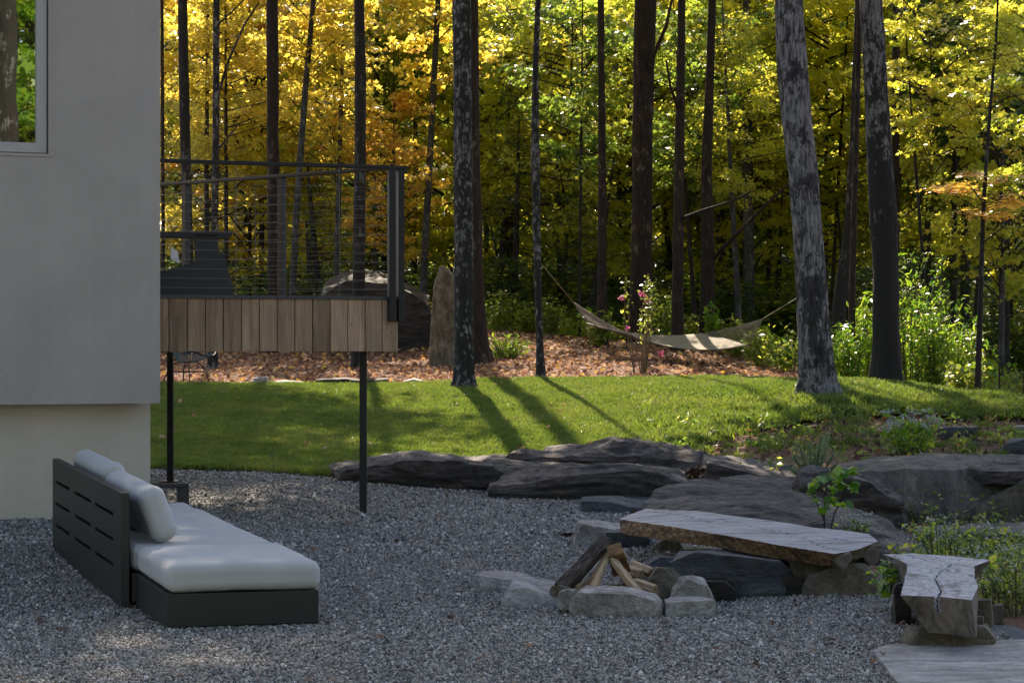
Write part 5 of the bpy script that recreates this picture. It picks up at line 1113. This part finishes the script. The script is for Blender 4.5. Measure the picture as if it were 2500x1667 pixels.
# gravel
def pebble(seed):
    rs = np.random.RandomState(seed); bm = bmesh.new(); bmesh.ops.create_icosphere(bm, subdivisions=1, radius=.5)
    for v in bm.verts: v.co = Vector((v.co.x * rs.uniform(.8, 1.25), v.co.y * rs.uniform(.7, 1.1), v.co.z * rs.uniform(.5, .8)))
    me = bpy.data.meshes.new('pebble'); bm.to_mesh(me); bm.free(); return me
pebs = [src_obj('pebble', pebble(i), M['gravel']) for i in range(5)]
def sample(n, y0, y1, marg=.6, dens=None):
    Y = y0 + (y1 - y0) * RS.uniform(0, 1, n) ** .9; X = RS.uniform(-1, 1, n) * (Y * .2235 * 1.12 + marg); return X, Y
X, Y = [], []
for (n, a, b) in ((125000, 9.6, 13.0), (85000, 13, 16.5), (70000, 16.5, 22.4)):
    x_, y_ = sample(n, a, b); X.append(x_); Y.append(y_)
X = np.concatenate(X); Y = np.concatenate(Y); k_ = (X < 2.62) & (Y < curve(GE, X) + .04 * vnoise(np.stack([X * 9, X * 0, X * 0], 1), 2)) & (X > -12); X, Y = X[k_], Y[k_]
Z = G(X, Y); n = len(X); sz = RS.lognormal(math.log(.0118), .33, n) * (1 + .35 * (Y > 16))
scatter('gravel', np.stack([X, Y, Z + sz * .18], 1), RS.uniform(0, 6.3, (n, 3)), sz, pebs)
# grass
def tuft(seed, nb=34, h=.05, rad=.07, w=.0055, lean=.5):
    rs = np.random.RandomState(seed); V = []; Fc = []
    for i in range(nb):
        a, r = rs.uniform(0, 2 * PI), rad * math.sqrt(rs.uniform()); x, y = r * math.cos(a), r * math.sin(a); b = rs.uniform(0, 2 * PI); hh = h * rs.uniform(.5, 1.2)
        dx, dy = math.cos(b) * w, math.sin(b) * w; lx, ly = rs.normal(0, lean * hh, 2); k = len(V)
        V += [(x - dx, y - dy, 0), (x + dx, y + dy, 0), (x + dx * .7 + lx * .4, y + dy * .7 + ly * .4, hh * .6), (x - dx * .7 + lx * .4, y - dy * .7 + ly * .4, hh * .6), (x + lx, y + ly, hh)]
        Fc += [(k, k + 1, k + 2, k + 3), (k + 3, k + 2, k + 4)]
    return mesh_np('tuft', V, Fc)
tufts = [src_obj('tuft', tuft(i), M['grass']) for i in range(5)]
n = 46000; Y = RS.uniform(21, 34, n); X = RS.uniform(-1, 1, n) * (Y * .2235 * 1.1 + .8)
k_ = (Y > curve(LN, X) + .03) & (Y < curve(LF, X) + .12 * vnoise(np.stack([X * 2.5, X * 0, X * 0], 1), 4))
# thin and rough on the shaded right bank
k_ |= (X > 1.2) & (Y > 22.7) & (Y <= curve(LN, X) + .03) & (RS.uniform(0, 1, n) < .10)
thin = (X > 2.0) & (Y < 25.5); k_ &= ~(thin & (RS.uniform(0, 1, n) < .6)); X, Y = X[k_], Y[k_]; n = len(X)
sc_ = RS.uniform(.8, 1.3, n) * (1 + .5 * ((X > 1.5) & (Y < 29)) * RS.uniform(0, 1.6, n))
scatter('grass', np.stack([X, Y, G(X, Y) + .008], 1), np.stack([RS.normal(0, .08, n), RS.normal(0, .08, n), RS.uniform(0, 6.3, n)], 1), sc_, tufts)
# mulch leaves
def leafm(seed):
    rs = np.random.RandomState(seed); S_ = STAR if seed % 2 else DIA
    V = [(x, y, .25 * abs(x) + rs.uniform(-.04, .04)) for x, y in S_]; return mesh_np('fallen_leaf', V, [tuple(range(len(V)))])
lv = [src_obj('fallen_leaf', leafm(i), M['litter']) for i in range(5)]
n = 42000; Y = RS.uniform(30.5, 48, n); X = RS.uniform(-1, 1, n) * (Y * .2235 * 1.1 + .5); k_ = (Y > curve(LF, X) + .05) & ((X < 6) | (RS.uniform(0, 1, n) < .4)); X, Y = X[k_], Y[k_]; n = len(X)
scatter('leaf_litter', np.stack([X, Y, G(X, Y) - .02 + RS.uniform(0, .04, n)], 1), np.stack([RS.normal(0, .5, n), RS.normal(0, .5, n), RS.uniform(0, 6.3, n)], 1), RS.uniform(.05, .12, n), lv)
lv2 = [src_obj('fallen_leaf', leafm(i + 7), M['litter2']) for i in range(4)]
n = 240; Y = RS.uniform(10, 33, n); X = RS.uniform(-1, 1, n) * Y * .23; Z = G(X, Y) + .03
extraP = [W(1385 + RS.normal(0, 9), 1305 + RS.normal(0, 2), 16.1) for i in range(25)] + [W(1697 + RS.normal(0, 14), 1158 + RS.normal(0, 12), 21.2) for i in range(90)] + [W(1430 + RS.uniform(-160, 160), 1152 + RS.normal(0, 1.5), 20.9) for i in range(60)]
P_ = np.concatenate([np.stack([X, Y, Z], 1), np.array(extraP)]); n = len(P_)
scatter('fallen_leaves', P_, np.stack([RS.normal(0, .4, n), RS.normal(0, .4, n), RS.uniform(0, 6.3, n)], 1), RS.uniform(.035, .075, n), lv2)
# undergrowth weeds behind the mulch and on the bank
def weed(seed, nl=16, h=.35, mt='weed', shape=LANCE, size=.09, lean=.12):
    rs = np.random.RandomState(seed); P = []; 
    for i in range(nl):
        t_ = rs.uniform(.15, 1); a = rs.uniform(0, 2 * PI); r = .03 + .16 * (1 - t_ * .5) * rs.uniform(.3, 1); P.append((r * math.cos(a), r * math.sin(a), h * t_))
    V, Fc, vv = leaves(np.array(P), size, shape, rs, .8); me = mesh_uniform('weed', V, Fc, False, {'v': vv}); return src_obj('weed', me, M[mt])
wd = [weed(i, 18, .4, 'weed', LANCE, .10) for i in range(3)] + [weed(9, 16, .5, 'bright', DIA, .08)]
n = 5200; Y = RS.uniform(40, 60, n); X = RS.uniform(-1, 1, n) * (Y * .2235 * 1.08); k_ = (Y > 45.2 + 1.0 * vnoise(np.stack([X * .7, X * 0, X * 0], 1), 12)) | (X > 4); X, Y = X[k_], Y[k_]; n = len(X)
scatter('undergrowth', np.stack([X, Y, G(X, Y) - .03], 1), np.stack([RS.normal(0, .15, n), RS.normal(0, .15, n), RS.uniform(0, 6.3, n)], 1), RS.uniform(.5, 1.5, n), wd)
wd3 = [weed(40 + i, 300, 1.0, 'dkgreen', DIA, .045) for i in range(3)] + [weed(45, 260, 1.1, 'green', DIA, .045)]
n = 1500; Y = RS.uniform(49, 92, n); X = RS.uniform(-1, 1, n) * Y * .25
scatter('wood_shrub_layer', np.stack([X, Y, G(X, Y) - .1], 1), np.stack([RS.normal(0, .1, n), RS.normal(0, .1, n), RS.uniform(0, 6.3, n)], 1), np.stack([RS.uniform(2.2, 4.5, n), RS.uniform(2.2, 4.5, n), RS.uniform(.8, 1.9, n)], 1), wd3)
# sparse dry growth on the dark bank and round the rocks
n = 1300; X = RS.uniform(1.2, 6.6, n); Y = RS.uniform(21.8, 26.2, n); k_ = Y < curve(LN, X) + .3; X, Y = X[k_], Y[k_]; n = len(X)
scatter('bank_litter', np.stack([X, Y, G(X, Y) - .01 + RS.uniform(0, .03, n)], 1), np.stack([RS.normal(0, .6, n), RS.normal(0, .6, n), RS.uniform(0, 6.3, n)], 1), RS.uniform(.04, .10, n), lv2)
n = 190; Y = RS.uniform(22.5, 33, n); X = RS.uniform(-1, 1, n) * Y * .235; k_ = Y > curve(LN, X); X, Y = X[k_], Y[k_]; n = len(X)
scatter('lawn_leaves', np.stack([X, Y, G(X, Y) + .05], 1), np.stack([RS.normal(0, .6, n), RS.normal(0, .6, n), RS.uniform(0, 6.3, n)], 1), RS.uniform(.05, .10, n), lv)
wd4 = [weed(50 + i, 14, .22, 'green', LANCE, .06) for i in range(2)] + [weed(55, 14, .25, 'weed', DIA, .045)]
n = 1500; X = RS.uniform(3.3, 9.5, n); Y = RS.uniform(9.5, 20.5, n)
scatter('meadow_weeds', np.stack([X, Y, G(X, Y) - .03], 1), np.stack([RS.normal(0, .2, n), RS.normal(0, .2, n), RS.uniform(0, 6.3, n)], 1), RS.uniform(.5, 1.4, n), wd4)
wd2 = [weed(20 + i, 12, .14, 'weed', LANCE, .06) for i in range(2)] + [weed(25, 14, .16, 'green', DIA, .05)]
n = 170; X = RS.uniform(1.6, 6.2, n); Y = RS.uniform(21.5, 25.5, n)
scatter('bank_weeds', np.stack([X, Y, G(X, Y) - .02], 1), np.stack([RS.normal(0, .2, n), RS.normal(0, .2, n), RS.uniform(0, 6.3, n)], 1), RS.uniform(.5, 1.3, n), wd2)

# ------------------------------------------------------------------ individual plants
def plant(name, label, cat, base, stems, leafmat, hmin, hmax, rad, leafn, size, shape=LANCE, flower=None, fl_n=0, fl_size=.02, group=None, seed=1, stemmat='stem', top=.0, fl_r=.05, bare=.15):
    rs = np.random.RandomState(seed); root = thing(name, label, cat, tuple(base), 0, group); P = []; FP = []; mb = MB()
    for i in range(stems):
        a = rs.uniform(0, 2 * PI); r = rad * math.sqrt(rs.uniform()); h = rs.uniform(hmin, hmax); b0 = np.array([r * .35 * math.cos(a), r * .35 * math.sin(a), -.03]); tp = np.array([r * math.cos(a), r * math.sin(a), h]); mid = (b0 + tp) / 2 + np.append(rs.normal(0, .05 * h, 2), .05 * h)
        mb.tube([b0, mid, tp], [.006 + .006 * h, .004 + .004 * h, .002], 4, cap=False)
        t_ = rs.uniform(bare, 1, leafn)[:, None]; c = b0 * (1 - t_) ** 2 + 2 * mid * t_ * (1 - t_) + tp * t_ ** 2; P.append(c + rs.normal(0, 1, (leafn, 3)) * np.array([size * .8, size * .8, size * .4]))
        if fl_n: FP.append(tp + rs.normal(0, 1, (fl_n, 3)) * np.array([fl_r, fl_r, fl_r * .35]) + np.array([0, 0, top]))
    mb.build('stems', M[stemmat], root)
    V, Fc, vv = leaves(np.concatenate(P), size, shape, rs, .8); link('leaves', mesh_uniform('leaves', V, Fc, False, {'v': vv}), M[leafmat], root)
    if fl_n:
        V, Fc, vv = leaves(np.concatenate(FP), fl_size, DIA, rs, .7); link('flowers', mesh_uniform('flowers', V, Fc, False, {'v': vv}), M[flower], root, kind='stuff')
    return root
def gp(px, Y): x = (px - CX) / F * Y; return np.array([x, Y, g1(x, Y)])
# tall bright green bushes at right
for i, (px, Y, h, r, lb) in enumerate([(2075, 33.5, .85, .4, 'short bright green bush between the two big lawn trees'), (2125, 34, 1.35, .4, 'upright bright green bush hard left of the big dark lichened tree'), (2235, 34, 1.9, .5, 'tallest willowy green bush just right of the big dark lichened tree'),
                                       (2290, 33.5, 1.35, .45, 'middle willowy green bush right of the big dark lichened tree'), (2345, 33, 1.05, .4, 'outermost willowy green bush near the wire fence')]):
    plant('green_bush', lb, 'bush', gp(px, Y), 26, 'bright', h * .6, h * 1.1, r, 70, .095, LANCE, group='tall green bushes by the lawn', seed=60 + i, bare=.05)
# pink flowered shrub
rt = plant('pink_shrub', 'tall leggy shrub with a few pink blossoms in front of the hammock', 'shrub', gp(1562, 35.2), 14, 'weed', .8, 1.55, .35, 26, .05, DIA, seed=71, stemmat='drystalk', bare=.5)
for k, (px, py) in enumerate([(1517, 728), (1565, 716), (1577, 728), (1531, 801), (1612, 862), (1585, 738)]):
    c = W(px, py, 35.2 + .1 * (k % 3)) - np.array(rt.location); rs = np.random.RandomState(k); V, Fc, vv = leaves(c + rs.normal(0, .018, (14, 3)), .055, DIA, rs, 1.2)
    link('blossom', mesh_uniform('blossom', V, Fc, False, {'v': vv}), M['pink'], rt)
for i, (px, Y, h, r, lf, lb) in enumerate([(1610, 42.5, .95, .22, 'weed', 'upright sunlit leafy shoot right of the stout hammock trunk'), (1640, 43, .7, .25, 'weed', 'sunlit shrublet behind the hammock bed'), (1690, 43.5, .6, .25, 'weed', 'sunlit shrublet left of the mossy trunk'), (1745, 42.5, .95, .18, 'bright', 'upright leafy shoot right of the mossy trunk'),
                                           (1465, 42, .6, .3, 'weed', 'bright leafy clump under the left end of the hammock'), (1225, 44.6, .75, .35, 'weed', 'pale sunlit weeds right of the flared tree'), (1290, 44.8, .6, .25, 'weed', 'pale weeds left of the slim speckled tree'), (1350, 44.6, .7, .3, 'weed', 'tall pale weeds right of the slim speckled tree'),
                                           (1870, 38.5, .6, .4, 'weed', 'tangled weeds under the right end of the hammock'), (1920, 37.5, .75, .4, 'drygreen', 'tangled brush hard left of the thickest pale tree'), (1800, 41, .7, .35, 'weed', 'weedy clump below the hammock ropes'), (2360, 31, .4, .35, 'weed', 'low weeds by the wire fence'), (1040, 42, .7, .25, 'gold', 'golden weeds behind the standing stone'), (1090, 44, .9, .3, 'weed', 'weeds above the standing stone')]):
    plant('weed_clump', lb, 'plant', gp(px, Y), 12, 'green' if lf == 'drygreen' else lf, h * .5, h * 1.1, r, 40, .075, DIA, group='weeds along the wood edge', seed=80 + i)
plant('grass_clump', 'bright yellow-green grass clump on the mulch right of the flared tree', 'plant', gp(1238, 39.5), 60, 'bright', .18, .45, .42, 8, .10, LANCE, seed=99)
# bank plants
plant('white_flower_plant', 'leafy plant with flat white flower heads on the shady bank', 'plant', W(2215, 1110, 22.9), 26, 'bright', .25, .46, .30, 16, .06, DIA, 'whiteflower', 30, .022, seed=101, fl_r=.035)
plant('white_flower_plant', 'small pale grey-green flower mound behind the right end of the log bench', 'plant', W(2090, 1312, 16.4), 16, 'green', .08, .16, .14, 8, .03, DIA, 'whiteflower', 26, .016, seed=102, fl_r=.03)
plant('white_flower_plant', 'small white-flowered sprig between the two benches', 'plant', W(2165, 1440, 13.3), 9, 'bright', .08, .20, .13, 12, .045, DIA, 'whiteflower', 14, .015, seed=103, fl_r=.02)
rs_ = np.random.RandomState(7)
mead = [(2255, 17.5), (2300, 17.0), (2350, 17.2), (2400, 16.6), (2450, 17), (2495, 16.2), (2240, 16.2), (2290, 15.6), (2340, 15.2), (2395, 14.8), (2450, 15.0), (2500, 14.2), (2440, 13.9), (2480, 13.4), (2530, 13.6), (2420, 14.0), (2540, 15.5)]
for i, (px, Y) in enumerate(mead):
    b_ = gp(px, Y); row = 'rear' if Y > 16 else ('middle' if Y > 14.5 else 'front')
    plant('wildflower', '%s wildflower clump, %s row, %s' % (['white flowering', 'yellowing', 'wispy', 'leafy'][i % 4], row, 'by the frame edge' if px > 2440 else ('behind the near bench' if px < 2300 else 'right of the near bench')), 'plant', b_, 11,
          ['green', 'weed', 'green', 'bright'][i % 4], .09, (.20 if Y > 16 else .32) + .07 * (i % 3), .24, 18, .04, LANCE if i % 2 else DIA, 'whiteflower', [10, 5, 4, 8][i % 4], .018, group='wildflowers at the lower right', seed=120 + i, fl_r=.03)
# little pine
pin = thing('pine_seedling', 'small soft green pine seedling on the ledge below the bank', 'pine', tuple(W(1985, 1190, 20.9)))
rs = np.random.RandomState(3); mb = MB(); NP = []; ND = []
tips = [(1950, 1085), (1938, 1115), (1960, 1135), (1975, 1080), (1990, 1100), (2005, 1065), (2020, 1058), (2018, 1090), (2035, 1110), (2040, 1135), (1995, 1140), (1930, 1145), (2030, 1160), (1965, 1165), (2005, 1120)]
base = np.array([0, 0, 0.0]); o_ = np.array(pin.location)
for (px, py) in tips:
    tp = W(px, py, 20.9 + rs.uniform(-.2, .2)) - o_; mb.tube([base + np.array([0, 0, .02]), (base + tp) / 2 + np.array([0, 0, -.02]), tp], [.008, .006, .003], 4, cap=False)
    for k in range(420):
        t_ = rs.uniform(.30, 1.0); c = (base * (1 - t_) + tp * t_); d_ = rs.normal(0, 1, 3); d_ = d_ / np.linalg.norm(d_) * 1.5 + np.array([0, 0, .35]) + tp * .6; d_ /= np.linalg.norm(d_); NP.append(c); ND.append(d_)
NP = np.array(NP); ND = np.array(ND); sd_ = np.cross(ND, rs.normal(0, 1, ND.shape)); sd_ /= np.linalg.norm(sd_, axis=1)[:, None]; Ln = rs.uniform(.04, .075, len(NP))[:, None]
V = np.stack([NP - sd_ * .0016, NP + sd_ * .0016, NP + ND * Ln], 1).reshape(-1, 3)
link('needles', mesh_uniform('needles', V, np.arange(len(V)).reshape(-1, 3), False, {'v': rs.uniform(0, 1, len(NP))}), M['needle'], pin); mb.build('branches', M['twig'], pin)
# broadleaf sapling
sap = thing('sapling', 'thin sapling with sunlit yellow-green leaves behind the log bench', 'sapling', tuple(W(2018, 1330, 16.3))); o_ = np.array(sap.location); mb = MB()
Ys = 16.3
for L in ([(2014, 1330), (2012, 1240), (2020, 1160), (2045, 1130)], [(2020, 1330), (2035, 1260), (2065, 1190), (2085, 1170)], [(2012, 1270), (1990, 1215), (1978, 1190)]):
    mb.tube([W(x, y, Ys) - o_ for x, y in L], [.006, .005, .004, .002][:len(L)], 5, cap=False)
mb.tube([W(2030, 1200, Ys) - o_, W(2032, 1060, Ys) - o_], .002, 4); mb.build('stems', M['twig'], sap)
P = []; 
for (px, py, k, r) in [(2060, 1158, 9, 12), (2085, 1150, 8, 12), (2040, 1160, 8, 12), (2010, 1168, 7, 9), (1985, 1185, 6, 9), (1978, 1205, 5, 8), (2050, 1180, 12, 16), (2030, 1195, 12, 14), (2075, 1185, 7, 9), (2040, 1225, 12, 14), (2060, 1235, 9, 10), (2020, 1220, 6, 9), (2005, 1240, 4, 7), (2085, 1195, 4, 6), (1990, 1225, 3, 6)]:
    for _ in range(k): P.append(W(px + rs.normal(0, r * .8), py + rs.normal(0, r * .45), Ys + rs.normal(0, .07)) - o_)
V, Fc, vv = leaves(np.array(P), .075, DIA, rs, .6); link('leaves', mesh_uniform('leaves', V, Fc, False, {'v': vv}), M['bright'], sap)
# wire fence far right
fn = thing('wire_fence', 'wire mesh fence at the wood edge by the slender far-right tree', 'fence', tuple(gp(2400, 33))); o_ = np.array(fn.location)
for px in (2320, 2365, 2440, 2500):
    b_ = gp(px, 33); mb = MB(); mb.tube([b_ - o_ - np.array([0, 0, .1]), b_ - o_ + np.array([0, 0, .55])], .012, 6); mb.build('post', M['twig'], fn)
for k in range(6):
    mb = MB(); mb.tube([gp(px, 33) - o_ + np.array([0, 0, .06 + k * .085]) for px in (2320, 2340, 2365, 2400, 2440, 2470, 2500)], .0028, 4); mb.build('wire', M['steel'], fn)
for k in range(22):
    b_ = gp(2320 + k * 8.4, 33) - o_; mb = MB(); mb.tube([b_ + np.array([0, 0, .03]), b_ + np.array([0, 0, .5])], .0018, 3); mb.build('wire', M['steel'], fn)
